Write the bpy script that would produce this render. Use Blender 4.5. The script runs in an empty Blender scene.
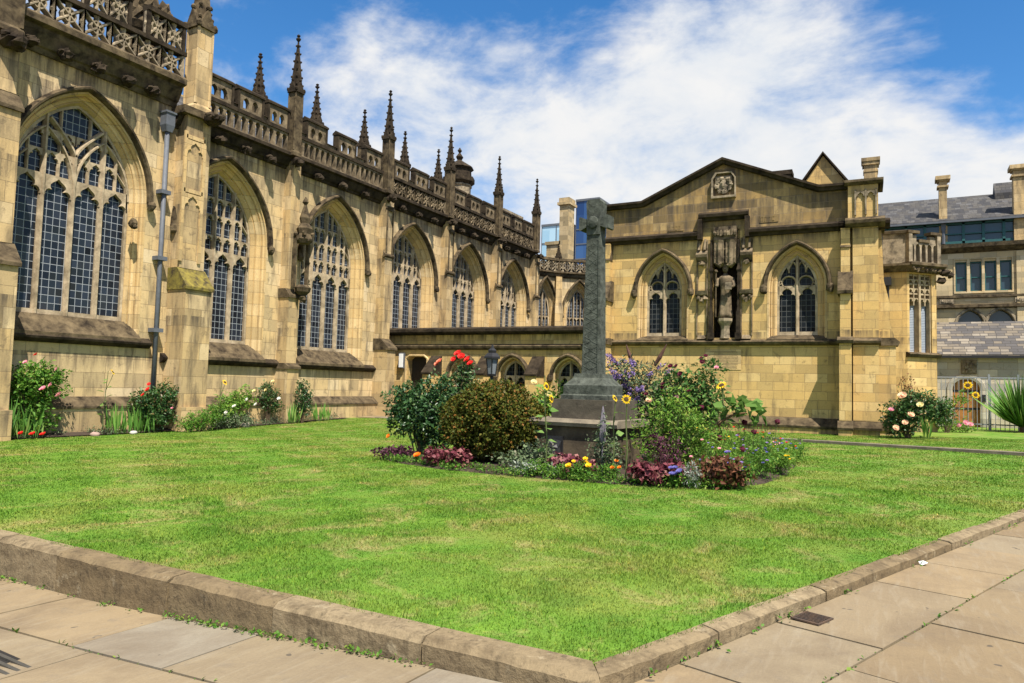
import bpy, bmesh, math, random
import numpy as np
from mathutils import Vector, Matrix, noise
from mathutils.geometry import tessellate_polygon
R = math.radians
random.seed(7)
RNG = np.random.default_rng(11)
SC = bpy.context.scene
COL = SC.collection

# ------------------------------------------------------------------ camera
cam_d = bpy.data.cameras.new('camera'); cam = bpy.data.objects.new('camera', cam_d); COL.objects.link(cam)
AZ, PITCH, ROLL, FPX = R(28.2), math.atan(44.5 / 720), .026, 720.0
cf = Vector((-math.sin(AZ) * math.cos(PITCH), math.cos(AZ) * math.cos(PITCH), math.sin(PITCH)))
r0 = Vector((math.cos(AZ), math.sin(AZ), 0)); u0 = r0.cross(cf)
cr = r0 * math.cos(ROLL) + u0 * math.sin(ROLL); cu = cr.cross(cf)
M = Matrix((cr, cu, -cf)).transposed().to_4x4(); M.translation = (0, 0, 1.5)
cam.matrix_world = M
cam_d.sensor_width = 36; cam_d.lens = FPX / 1024 * 36; cam_d.clip_start = .05; cam_d.clip_end = 3000
SC.camera = cam

# ------------------------------------------------------------------ sun, sky, exposure
SUNV = Vector((1, -.8, 2.15)).normalized()
sd = bpy.data.lights.new('sun', 'SUN'); sd.energy = 5.0; sd.angle = R(.5); sd.color = (1, .93, .82)
so = bpy.data.objects.new('sun', sd); COL.objects.link(so)
so.rotation_euler = SUNV.to_track_quat('Z', 'Y').to_euler(); so.location = (30, -24, 60)
SC.view_settings.view_transform = 'Standard'; SC.view_settings.look = 'None'
SC.view_settings.gamma = 1; SC.view_settings.use_curve_mapping = False
SC.view_settings.exposure = .95

def px_dir(x, y):
    return (cf + cr * ((x - 512) / FPX) + cu * ((341.5 - y) / FPX)).normalized()

W = bpy.data.worlds.new('World'); SC.world = W; W.use_nodes = True
nt = W.node_tree; N = nt.nodes; L = nt.links
for n in list(N): N.remove(n)
def nd(t, **k):
    n = N.new(t)
    for a, v in k.items(): setattr(n, a, v)
    return n
def wm(op, a, b=None, c=None, clamp=False):
    n = nd('ShaderNodeMath', operation=op); n.use_clamp = clamp
    for i, v in enumerate((a, b, c)):
        if v is None: continue
        if isinstance(v, (int, float)): n.inputs[i].default_value = v
        else: L.new(v, n.inputs[i])
    return n.outputs[0]
out = nd('ShaderNodeOutputWorld')
sky = nd('ShaderNodeTexSky', sky_type='NISHITA'); sky.sun_disc = False
sky.sun_elevation = math.asin(SUNV.z); sky.sun_rotation = math.atan2(SUNV.x, SUNV.y)
sky.air_density = 1.0; sky.dust_density = .3; sky.ozone_density = 4.0
hs = nd('ShaderNodeHueSaturation'); hs.inputs['Saturation'].default_value = 1.28; hs.inputs['Value'].default_value = 1.0
L.new(sky.outputs[0], hs.inputs['Color'])
bg = nd('ShaderNodeBackground'); bg.inputs[1].default_value = .092; L.new(hs.outputs[0], bg.inputs[0])
cl = nd('ShaderNodeBackground'); cl.inputs[1].default_value = .47
tc = nd('ShaderNodeTexCoord')
def fbm(scale, detail, rough, dist, off):
    mp = nd('ShaderNodeMapping'); mp.inputs['Scale'].default_value = (1, 1, 1.9); mp.inputs['Location'].default_value = off
    L.new(tc.outputs['Generated'], mp.inputs[0])
    n = nd('ShaderNodeTexNoise'); n.inputs['Scale'].default_value = scale; n.inputs['Detail'].default_value = detail
    n.inputs['Roughness'].default_value = rough; n.inputs['Distortion'].default_value = dist
    L.new(mp.outputs[0], n.inputs['Vector']); return n.outputs['Fac']
n1 = fbm(3.2, 9, .58, .35, (0, 0, 0)); n2 = fbm(9, 8, .6, .2, (3, 1, 2))
def blob(x, y, rad, pw):
    d = nd('ShaderNodeVectorMath', operation='DOT_PRODUCT'); d.inputs[1].default_value = px_dir(x, y)
    nz = nd('ShaderNodeVectorMath', operation='NORMALIZE'); L.new(tc.outputs['Generated'], nz.inputs[0]); L.new(nz.outputs[0], d.inputs[0])
    m = nd('ShaderNodeMapRange', interpolation_type='SMOOTHSTEP'); m.inputs['From Min'].default_value = math.cos(R(rad)); m.inputs['From Max'].default_value = math.cos(R(rad * .15))
    L.new(d.outputs['Value'], m.inputs[0]); return wm('MULTIPLY', m.outputs[0], pw)
cov = wm('MULTIPLY_ADD', n1, 1.5, -.03)
cov = wm('ADD', cov, wm('MULTIPLY', wm('SUBTRACT', n2, .5), 1.05))
SKYB = [(330, 0, 14, -.26), (225, 40, 9, -.22), (520, -25, 12, -.30), (960, 45, 12, -.30), (1035, 20, 10, -.18), (590, 20, 6, -.12), (300, 60, 8, -.10),
        (700, 60, 18, .12), (560, 130, 14, .10), (850, 60, 5, .1), (640, 170, 14, .16), (980, 150, 12, .16), (800, 140, 12, .12), (320, 150, 13, .18), (430, 80, 11, .16), (410, 25, 6, .10), (265, 110, 8, .12), (1010, 105, 8, .12)]
st_ = nd('ShaderNodeMapping'); st_.inputs['Rotation'].default_value = (R(20), R(-25), R(30)); st_.inputs['Scale'].default_value = (1.2, 6.5, 5); L.new(tc.outputs['Generated'], st_.inputs[0])
sn_ = nd('ShaderNodeTexNoise'); sn_.inputs['Scale'].default_value = 2.0; sn_.inputs['Detail'].default_value = 8; sn_.inputs['Roughness'].default_value = .62; sn_.inputs['Distortion'].default_value = .5; L.new(st_.outputs[0], sn_.inputs['Vector'])
cov = wm('ADD', cov, wm('MULTIPLY', wm('SUBTRACT', sn_.outputs['Fac'], .5), .7))
for b in SKYB: cov = wm('ADD', cov, blob(*b))
mr = nd('ShaderNodeMapRange', interpolation_type='SMOOTHSTEP'); mr.inputs['From Min'].default_value = .42; mr.inputs['From Max'].default_value = 1.10
L.new(cov, mr.inputs[0])
cr_ = nd('ShaderNodeValToRGB'); L.new(n2, cr_.inputs[0])
cr_.color_ramp.elements[0].position = .3; cr_.color_ramp.elements[0].color = (.82, .88, .96, 1)
cr_.color_ramp.elements[1].position = .62; cr_.color_ramp.elements[1].color = (1, 1, 1, 1)
L.new(cr_.outputs[0], cl.inputs[0])
mx = nd('ShaderNodeMixShader'); L.new(mr.outputs[0], mx.inputs[0]); L.new(bg.outputs[0], mx.inputs[1]); L.new(cl.outputs[0], mx.inputs[2])
L.new(mx.outputs[0], out.inputs[0])

# ------------------------------------------------------------------ mesh helpers
class MB:
    def __init__(s): s.v = []; s.f = []
    def add(s, vs, fs):
        o = len(s.v); s.v += [tuple(p) for p in vs]; s.f += [tuple(i + o for i in f) for f in fs]; return s
    def box(s, x0, x1, y0, y1, z0, z1):
        return s.add([(x0, y0, z0), (x1, y0, z0), (x1, y1, z0), (x0, y1, z0), (x0, y0, z1), (x1, y0, z1), (x1, y1, z1), (x0, y1, z1)],
                     [(0, 3, 2, 1), (4, 5, 6, 7), (0, 1, 5, 4), (1, 2, 6, 5), (2, 3, 7, 6), (3, 0, 4, 7)])
    def plate(s, polys, y0, y1, ax='y'):
        """extruded polygon with holes, drawn in (x,z), thick from y0 (front) to y1"""
        loops = [[Vector((p[0], p[1], 0)) for p in q] for q in polys]
        tris = tessellate_polygon(loops)
        flat = [p for q in polys for p in q]; n = len(flat)
        def area2(t): a, b, c = (flat[i] for i in t); return (b[0]-a[0])*(c[1]-a[1]) - (b[1]-a[1])*(c[0]-a[0])
        vs = [(p[0], y0, p[1]) for p in flat] + [(p[0], y1, p[1]) for p in flat]; fs = []
        for t in tris:
            ar = area2(t)
            if abs(ar) < 1e-9: continue
            t = tuple(t) if ar > 0 else tuple(reversed(t))
            fs.append(t); fs.append(tuple(n + i for i in reversed(t)))
        k = 0
        for qi, q in enumerate(polys):
            m = len(q); sa = sum(q[i][0]*q[(i+1) % m][1] - q[(i+1) % m][0]*q[i][1] for i in range(m))
            for i in range(m):
                a, b = k + i, k + (i+1) % m
                if (sa > 0) == (qi == 0): fs.append((a, n + a, n + b, b))
                else: fs.append((a, b, n + b, n + a))
            k += m
        return s.add(vs, fs)
    def prof(s, pts, x0, x1):
        """profile in (y,z) run along x; closed polygon with end caps"""
        n = len(pts); vs = [(x0, p[0], p[1]) for p in pts] + [(x1, p[0], p[1]) for p in pts]
        fs = [(i, (i+1) % n, n + (i+1) % n, n + i) for i in range(n)] + [tuple(range(n))[::-1], tuple(range(n, 2*n))]
        return s.add(vs, fs)
    def skin(s, rings, closed=True, caps=True):
        n = len(rings[0]); vs = [p for r in rings for p in r]; fs = []
        for k in range(len(rings)-1):
            for i in range(n if closed else n-1):
                j = (i+1) % n; fs.append((k*n+i, k*n+j, (k+1)*n+j, (k+1)*n+i))
        if caps and closed: fs += [tuple(range(n))[::-1], tuple(range((len(rings)-1)*n, len(rings)*n))]
        return s.add(vs, fs)
    def lathe(s, prof, cx, cy, n=8, rot=0):
        rings = [[(cx + r*math.cos(rot+2*math.pi*i/n), cy + r*math.sin(rot+2*math.pi*i/n), z) for i in range(n)] for r, z in prof]
        return s.skin(rings)
    def tube(s, pts, rad, n=5):
        pts = [Vector(p) for p in pts]; rings = []
        for i, p in enumerate(pts):
            d = (pts[min(i+1, len(pts)-1)] - pts[max(i-1, 0)]).normalized()
            a = d.orthogonal().normalized(); b = d.cross(a)
            r = rad[i] if isinstance(rad, (list, tuple)) else rad
            rings.append([p + a*r*math.cos(2*math.pi*k/n) + b*r*math.sin(2*math.pi*k/n) for k in range(n)])
        return s.skin(rings)
    def bar(s, path, w, y0, y1):
        """strip following an (x,z) path, width w, from y0 to y1, with a chamfered front"""
        P = [Vector((p[0], p[1])) for p in path]; rings = []
        for i, p in enumerate(P):
            d = (P[min(i+1, len(P)-1)] - P[max(i-1, 0)])
            if d.length < 1e-6: continue
            d.normalize(); nn = Vector((-d.y, d.x)); h = w/2
            ym = y0 + (y1-y0)*.45
            rings.append([(p.x-nn.x*h, y1, p.y-nn.y*h), (p.x-nn.x*h, ym, p.y-nn.y*h), (p.x-nn.x*h*.4, y0, p.y-nn.y*h*.4),
                          (p.x+nn.x*h*.4, y0, p.y+nn.y*h*.4), (p.x+nn.x*h, ym, p.y+nn.y*h), (p.x+nn.x*h, y1, p.y+nn.y*h)])
        if len(rings) > 1: s.skin(rings)
        return s
    def blob(s, c, r, seg=6, amp=.25, seed=0):
        rx, ry, rz = r if isinstance(r, (tuple, list)) else (r, r, r)
        rings = []
        for j in range(1, seg):
            th = math.pi*j/seg; ring = []
            for i in range(seg+2):
                ph = 2*math.pi*i/(seg+2); d = Vector((math.sin(th)*math.cos(ph), math.sin(th)*math.sin(ph), math.cos(th)))
                k = 1 + amp*noise.noise(d*2.1 + Vector((seed*3.7, seed*1.3, 0)))*2
                ring.append((c[0]+d.x*rx*k, c[1]+d.y*ry*k, c[2]-d.z*rz*k))
            rings.append(ring)
        return s.skin(rings)
    def move(s, loc=(0, 0, 0), rz=0, k0=0):
        c, n = math.cos(rz), math.sin(rz)
        s.v[k0:] = [(x*c-y*n+loc[0], x*n+y*c+loc[1], z+loc[2]) for x, y, z in s.v[k0:]]; return s
    def build(s, name, mat, parent=None, smooth=False, fix=True):
        me = bpy.data.meshes.new(name); me.from_pydata(s.v, [], s.f)
        if fix and s.f:
            bm = bmesh.new(); bm.from_mesh(me); bmesh.ops.recalc_face_normals(bm, faces=bm.faces[:]); bm.to_mesh(me); bm.free()
        me.update()
        if smooth: me.polygons.foreach_set('use_smooth', [True]*len(me.polygons))
        if mat: me.materials.append(mat)
        o = bpy.data.objects.new(name, me); COL.objects.link(o)
        if parent: o.parent = parent
        return o
def np_mesh(name, V, F4, mat, parent=None, nv=4):
    me = bpy.data.meshes.new(name); nF = len(F4)
    me.vertices.add(len(V)); me.vertices.foreach_set('co', np.asarray(V, np.float32).ravel())
    me.loops.add(nF*nv); me.loops.foreach_set('vertex_index', np.asarray(F4, np.int32).ravel())
    me.polygons.add(nF); me.polygons.foreach_set('loop_start', np.arange(0, nF*nv, nv, dtype=np.int32))
    me.update(calc_edges=True); me.validate(); me.materials.append(mat)
    o = bpy.data.objects.new(name, me); COL.objects.link(o)
    if parent: o.parent = parent
    return o
def thing(name, label, cat, loc=(0, 0, 0), rz=0, group=None):
    o = bpy.data.objects.new(name, None); COL.objects.link(o); o.location = loc; o.rotation_euler = (0, 0, rz)
    o.empty_display_size = .2; return tag(o, label, cat, group)
def tag(o, label, cat, group=None):
    o['label'] = label; o['category'] = cat
    if group: o['group'] = group
    return o
def struct(o, kind='structure', label=None):
    o['kind'] = kind
    if label: o['label'] = label
    return o
def copy_tree(o, parent=None):
    c = o.copy(); COL.objects.link(c)
    if parent: c.parent = parent
    for ch in list(o.children): copy_tree(ch, c)
    return c

# ------------------------------------------------------------------ materials
class Mat:
    def __init__(s, name):
        s.m = bpy.data.materials.new(name); s.m.use_nodes = True; s.t = s.m.node_tree; s.b = s.t.nodes['Principled BSDF']; s.o = s.t.nodes['Material Output']
    def n(s, t, **k):
        n = s.t.nodes.new(t)
        for a, v in k.items(): setattr(n, a, v)
        return n
    def l(s, a, b): s.t.links.new(a, b)
    def set(s, n, **k):
        for a, v in k.items(): n.inputs[a.replace('_', ' ')].default_value = v
        return n
    def math(s, op, a, b=None, clamp=False):
        n = s.n('ShaderNodeMath', operation=op); n.use_clamp = clamp
        for i, v in enumerate((a, b)):
            if v is None: continue
            if isinstance(v, (int, float)): n.inputs[i].default_value = v
            else: s.l(v, n.inputs[i])
        return n.outputs[0]
    def mix(s, f, a, b, mode='MIX'):
        n = s.n('ShaderNodeMix', data_type='RGBA', blend_type=mode)
        for i, v in ((0, f), (6, a), (7, b)):
            if isinstance(v, (int, float)): n.inputs[i].default_value = v
            elif isinstance(v, tuple): n.inputs[i].default_value = (*v, 1)
            else: s.l(v, n.inputs[i])
        return n.outputs[2]
    def noise(s, vec, scale, detail=4, rough=.55, dist=0, sc=None):
        if sc:
            mp = s.n('ShaderNodeMapping'); mp.inputs['Scale'].default_value = sc; s.l(vec, mp.inputs[0]); vec = mp.outputs[0]
        n = s.n('ShaderNodeTexNoise'); s.set(n, Scale=scale, Detail=detail, Roughness=rough, Distortion=dist); s.l(vec, n.inputs['Vector']); return n.outputs['Fac']
    def rng(s, v, a, b, c=0, d=1):
        n = s.n('ShaderNodeMapRange'); n.clamp = True
        for i, q in enumerate((a, b, c, d)): n.inputs[i+1].default_value = q
        s.l(v, n.inputs[0]); return n.outputs[0]
    def wallvec(s):
        """(u along the wall, z, 0) from object space, by the face's own direction"""
        tc = s.n('ShaderNodeTexCoord'); sp = s.n('ShaderNodeSeparateXYZ'); s.l(tc.outputs['Object'], sp.inputs[0])
        sn = s.n('ShaderNodeSeparateXYZ'); s.l(tc.outputs['Normal'], sn.inputs[0])
        ax = s.math('GREATER_THAN', s.math('ABSOLUTE', sn.outputs[0]), .6)
        u = s.n('ShaderNodeMix', data_type='FLOAT'); s.l(ax, u.inputs[0]); s.l(sp.outputs[0], u.inputs[2]); s.l(sp.outputs[1], u.inputs[3])
        cb = s.n('ShaderNodeCombineXYZ'); s.l(u.outputs[0], cb.inputs[0]); s.l(sp.outputs[2], cb.inputs[1])
        return cb.outputs[0], tc.outputs['Object'], sp
    def bump(s, h, strength, dist=.02):
        n = s.n('ShaderNodeBump'); n.inputs['Strength'].default_value = strength; n.inputs['Distance'].default_value = dist
        s.l(h, n.inputs['Height']); s.l(n.outputs[0], s.b.inputs['Normal'])

def ashlar(name, c1, c2, soot=(.07, .055, .04), bw=.72, bh=.36, sootmin=.56, sootmax=.78, sootmix=.75, mortar=(.2, .15, .1), seed=0, ms=.006, tone=None, bands=(), odd=.84):
    k = Mat(name); v, ob, sp = k.wallvec()
    mp = k.n('ShaderNodeMapping'); mp.inputs['Location'].default_value = (seed*1.37, seed*.11, 0); k.l(v, mp.inputs[0])
    # wobble joints a little, and stretch the blocks by row
    b = k.n('ShaderNodeTexBrick'); b.offset = .43; b.offset_frequency = 2; b.squash = .72; b.squash_frequency = 3
    k.set(b, Scale=1.0, Mortar_Size=ms, Mortar_Smooth=.25, Bias=-.1, Brick_Width=bw, Row_Height=bh)
    b.inputs['Color1'].default_value = (0, 0, 0, 1); b.inputs['Color2'].default_value = (1, 1, 1, 1); b.inputs['Mortar'].default_value = (.5, .5, .5, 1)
    k.l(mp.outputs[0], b.inputs['Vector'])
    rp = k.n('ShaderNodeValToRGB'); k.l(b.outputs['Color'], rp.inputs[0]); e = rp.color_ramp.elements
    e[0].position = 0; e[0].color = (*c1, 1); e[1].position = 1; e[1].color = (*c2, 1)
    t = tone or tuple((p*.55+q*.45)*f for p, q, f in zip(c1, c2, (1.06, .98, .82)))
    m_ = e.new(.5); m_.color = (*t, 1); m_ = e.new(.14); m_.color = (*c1, 1); e[0].color = (*(x*odd for x in c1), 1)
    col = rp.outputs[0]
    g = k.noise(ob, 26, 5, .6); col = k.mix(.5, col, k.mix(g, (.55, .53, .5), (1.25, 1.24, 1.2)), 'MULTIPLY')
    big = k.noise(ob, 1.1, 5, .62, .4); col = k.mix(k.rng(big, .46, .74, 0, .45), col, tuple(p*.62 for p in c1))
    st = k.noise(ob, 2.0, 6, .62, .2, (1.6, 1.6, .32))
    col = k.mix(k.rng(st, sootmin, sootmax, 0, sootmix), col, soot)
    fn = k.noise(ob, 7, 6, .7, .3); col = k.mix(k.rng(fn, .6, .72, 0, .5*sootmix), col, tuple(x*1.6 for x in soot))
    pit = k.noise(ob, 3.4, 8, .72, .6); col = k.mix(k.rng(pit, .57, .66, 0, .6*sootmix), col, soot)
    if bands:                                            # run-off stains below ledges
        run = k.rng(k.noise(ob, 1.7, 5, .7, .1, (3.2, 3.2, .22)), .40, .62)
        for zt, h in bands:
            a_ = k.rng(sp.outputs[2], zt - h, zt - h*.1); b_ = k.math('LESS_THAN', sp.outputs[2], zt)
            col = k.mix(k.math('MULTIPLY', k.math('MULTIPLY', a_, b_), k.math('MULTIPLY', run, .85)), col, soot)
    col = k.mix(k.math('MULTIPLY', b.outputs['Fac'], .85), col, mortar)
    k.l(col, k.b.inputs['Base Color']); k.b.inputs['Roughness'].default_value = .88; k.b.inputs['Specular IOR Level'].default_value = .25
    h = k.math('SUBTRACT', k.math('MULTIPLY', g, .35), k.math('MULTIPLY', b.outputs['Fac'], .8)); k.bump(k.math('ADD', h, k.math('MULTIPLY', fn, .4)), .55, .02)
    return k.m
def plain(name, col, rough=.8, var=.3, scale=8, col2=None, bump=.3, metal=0, spec=.3):
    k = Mat(name); tc = k.n('ShaderNodeTexCoord'); ob = tc.outputs['Object']
    f = k.noise(ob, scale, 6, .65, .3); g = k.noise(ob, scale*5, 3, .6)
    c2 = col2 or tuple(x*(1-var) for x in col)
    c = k.mix(k.rng(f, .32, .68), col, c2); c = k.mix(.35, c, k.mix(g, (.5, .5, .5), (1.3, 1.3, 1.3)), 'MULTIPLY')
    k.l(c, k.b.inputs['Base Color']); k.b.inputs['Roughness'].default_value = rough; k.b.inputs['Metallic'].default_value = metal; k.b.inputs['Specular IOR Level'].default_value = spec
    if bump: k.bump(k.math('ADD', f, k.math('MULTIPLY', g, .5)), bump, .015)
    return k.m
def leafmat(name, c1, c2, c3=None, trans=.3, rough=.5):
    k = Mat(name); g = k.n('ShaderNodeNewGeometry'); rp = k.n('ShaderNodeValToRGB'); k.l(g.outputs['Random Per Island'], rp.inputs[0]); e = rp.color_ramp.elements
    e[0].color = (*c1, 1); e[1].color = (*c2, 1); e[1].position = .8
    if c3: x = e.new(.95); x.color = (*c3, 1)
    k.l(rp.outputs[0], k.b.inputs['Base Color']); k.b.inputs['Roughness'].default_value = rough; k.b.inputs['Specular IOR Level'].default_value = .15 if rough > .42 else .3
    tr = k.n('ShaderNodeBsdfTranslucent'); k.l(rp.outputs[0], tr.inputs[0]); mxn = k.n('ShaderNodeMixShader'); mxn.inputs[0].default_value = trans
    k.l(k.b.outputs[0], mxn.inputs[1]); k.l(tr.outputs[0], mxn.inputs[2]); k.l(mxn.outputs[0], k.o.inputs[0]); return k.m
def glassmat(name, px, pz, lw, lead=(.30, .33, .36), dark=(.012, .016, .022), spec=.3):
    k = Mat(name); tc = k.n('ShaderNodeTexCoord'); sp = k.n('ShaderNodeSeparateXYZ'); k.l(tc.outputs['Object'], sp.inputs[0])
    def grid(o, p):
        q = k.math('DIVIDE', o, p); f = k.math('FRACT', q); d = k.math('ABSOLUTE', k.math('SUBTRACT', f, .5)); return k.math('FLOOR', q), k.math('GREATER_THAN', d, .5 - lw/p/2)
    cx, lx = grid(sp.outputs[0], px); cz, lzz = grid(sp.outputs[2], pz); ln = k.math('MAXIMUM', lx, lzz)
    cb = k.n('ShaderNodeCombineXYZ'); k.l(cx, cb.inputs[0]); k.l(cz, cb.inputs[1]); wn = k.n('ShaderNodeTexWhiteNoise'); k.l(cb.outputs[0], wn.inputs['Vector'])
    pane = k.mix(wn.outputs['Value'], dark, tuple(x*3.2 for x in dark)); c = k.mix(ln, pane, lead); k.l(c, k.b.inputs['Base Color'])
    r = k.n('ShaderNodeMix', data_type='FLOAT'); k.l(ln, r.inputs[0]); r.inputs[2].default_value = .1; r.inputs[3].default_value = .7; k.l(r.outputs[0], k.b.inputs['Roughness'])
    geo = k.n('ShaderNodeNewGeometry'); vs = k.n('ShaderNodeVectorMath', operation='SUBTRACT'); k.l(wn.outputs['Color'], vs.inputs[0]); vs.inputs[1].default_value = (.5, .5, .5)
    sc = k.n('ShaderNodeVectorMath', operation='SCALE'); k.l(vs.outputs[0], sc.inputs[0]); sc.inputs['Scale'].default_value = .12
    ad = k.n('ShaderNodeVectorMath', operation='ADD'); k.l(geo.outputs['Normal'], ad.inputs[0]); k.l(sc.outputs[0], ad.inputs[1])
    nm = k.n('ShaderNodeVectorMath', operation='NORMALIZE'); k.l(ad.outputs[0], nm.inputs[0]); k.l(nm.outputs[0], k.b.inputs['Normal'])
    k.b.inputs['Specular IOR Level'].default_value = spec
    return k.m

GOLD = ashlar('ashlar_gold', (.48, .365, .20), (.605, .49, .315), bw=.85, bh=.42, seed=1, sootmin=.50, sootmax=.72, sootmix=.85, mortar=(.16, .115, .07), bands=[(9.35, 1.5), (10.0, 1.3), (2.1, .5), (.6, .6)])
GOLDJ = ashlar('ashlar_jamb', (.47, .34, .17), (.59, .455, .26), bw=1.3, bh=.42, seed=4, sootmin=.56, sootmax=.8, sootmix=.7, mortar=(.2, .14, .085))
GAB = ashlar('ashlar_gable_wall', (.475, .33, .135), (.60, .45, .215), bw=.72, bh=.30, seed=2, sootmin=.53, sootmax=.76, sootmix=.75, ms=.006, mortar=(.2, .14, .08), bands=[(7.02, .35), (.36, .5), (3.62, .4)])
GABT = ashlar('ashlar_gable_top', (.24, .165, .07), (.41, .295, .135), bw=.75, bh=.3, seed=3, sootmin=.42, sootmax=.66, sootmix=.85, bands=[(8.4, .9), (9.6, 1.2)], ms=.007)
PIERM = ashlar('ashlar_pier', (.43, .315, .165), (.575, .45, .27), bw=1.1, bh=.52, seed=5, sootmin=.47, sootmax=.72, sootmix=.85, mortar=(.15, .11, .065), bands=[(9.7, 1.6), (6.9, .9), (3.4, .8)])
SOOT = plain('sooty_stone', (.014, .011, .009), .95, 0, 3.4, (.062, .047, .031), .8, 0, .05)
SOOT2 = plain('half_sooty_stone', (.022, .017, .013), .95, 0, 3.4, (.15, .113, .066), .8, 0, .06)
LICH = plain('lichened_stone', (.05, .04, .028), .95, 0, 5, (.24, .195, .045), .8, 0, .05)
TRAC = plain('tracery_stone', (.50, .40, .265), .85, 0, 2.8, (.17, .13, .08), .5)
TRACD = plain('weathered_tracery_stone', (.42, .33, .2), .85, 0, 3, (.20, .155, .095), .4)
PALE = plain('pale_carved_stone', (.38, .305, .2), .88, 0, 3.0, (.05, .04, .027), .6)
PALED = plain('dirty_carved_stone', (.26, .20, .125), .9, 0, 2.8, (.024, .019, .014), .6, 0, .08)
GREYST = plain('grey_green_granite', (.105, .115, .095), .85, 0, 9, (.03, .034, .028), .9, 0, .1)
STEPST = plain('dark_step_stone', (.095, .08, .058), .9, 0, 4, (.045, .038, .028), .7)
SLATE = ashlar('roof_slate', (.05, .05, .055), (.10, .10, .105), soot=(.03, .03, .033), bw=.35, bh=.22, seed=6, mortar=(.02, .02, .02), ms=.01)
GLASS_A = glassmat('leaded_glass', .185, .215, .016, (.26, .28, .30), (.008, .010, .014), .24)
GLASS_B = glassmat('leaded_glass_small', .16, .19, .018, (.075, .078, .078), (.004, .005, .006), .10)
BLACK = plain('black_iron', (.02, .02, .022), .5, .2, 9, None, .1)
LEADP = plain('grey_lead_pipe', (.115, .125, .145), .6, .3, 5, None, .2)

# ------------------------------------------------------------------ gothic kit (wall frame: x along the wall, -y outward, z up)
class Arch:
    def __init__(s, cx, a, zs, h): s.cx, s.a, s.zs, s.h = cx, a, zs, h; s.R = (a*a+h*h)/(2*a); s.c = s.R - a
    def curve(s, off=0, n=14):
        R_ = s.R + off; t1 = math.acos(min(1, s.c/R_)); half = [(s.cx - s.c + R_*math.cos(t1*i/n), s.zs + R_*math.sin(t1*i/n)) for i in range(n+1)]
        left = [(2*s.cx - x, z) for x, z in half[:-1]]
        return half + left[::-1]                         # right springing -> apex -> left springing
    def full(s, z0, off=0, n=14): c = s.curve(off, n); return [(s.cx - s.a - off, z0), (s.cx + s.a + off, z0)] + c
    def top(s, x):
        d = abs(x - s.cx)
        return s.zs + math.sqrt(max(0, s.R**2 - (d + s.c)**2)) if d <= s.a else -1e9
def arch_sweep(mb, A, sect, z0=None, n=14):
    """sweep a section [(offset, y)...] round the arch; z0 adds straight jambs down to the sill"""
    lines = []
    for off, y in sect:
        c = A.curve(off, n)
        if z0 is not None: c = [(A.cx + A.a + off, z0)] + c + [(A.cx - A.a - off, z0)]
        lines.append([(x, y, z) for x, z in c])
    return mb.skin([[ln[i] for ln in lines] for i in range(len(lines[0]))], closed=False, caps=False)
TRE = [(-1, 0), (-1, .22), (-.9, .40), (-.72, .50), (-.5, .46), (-.62, .64), (-.6, .82), (-.45, .98), (-.2, 1.14), (0, 1.32)]
TRE = TRE + [(-x, z) for x, z in TRE[-2::-1]]
def foil_head(mb, xl, xr, z0, y0, y1, top=None, rise=1.0):
    """plate with a cusped opening between xl and xr, springing at z0"""
    hw = (xr-xl)/2; xc = (xl+xr)/2; zt = z0 + hw*1.5*rise
    hole = [(xc + x*hw*.9, z0 + z*hw*rise) for x, z in TRE]
    poly = [(xl, z0), *hole, (xr, z0), (xr, zt), (xl, zt)][::-1]
    if top: poly = [(x, min(z, top(min(max(x, xl), xr)) if top(x) > -1e8 else z)) for x, z in poly]
    if top and max(top(xl), top(xr)) < z0 + .05: return zt
    mb.plate([poly], y0, y1); return zt
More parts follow.
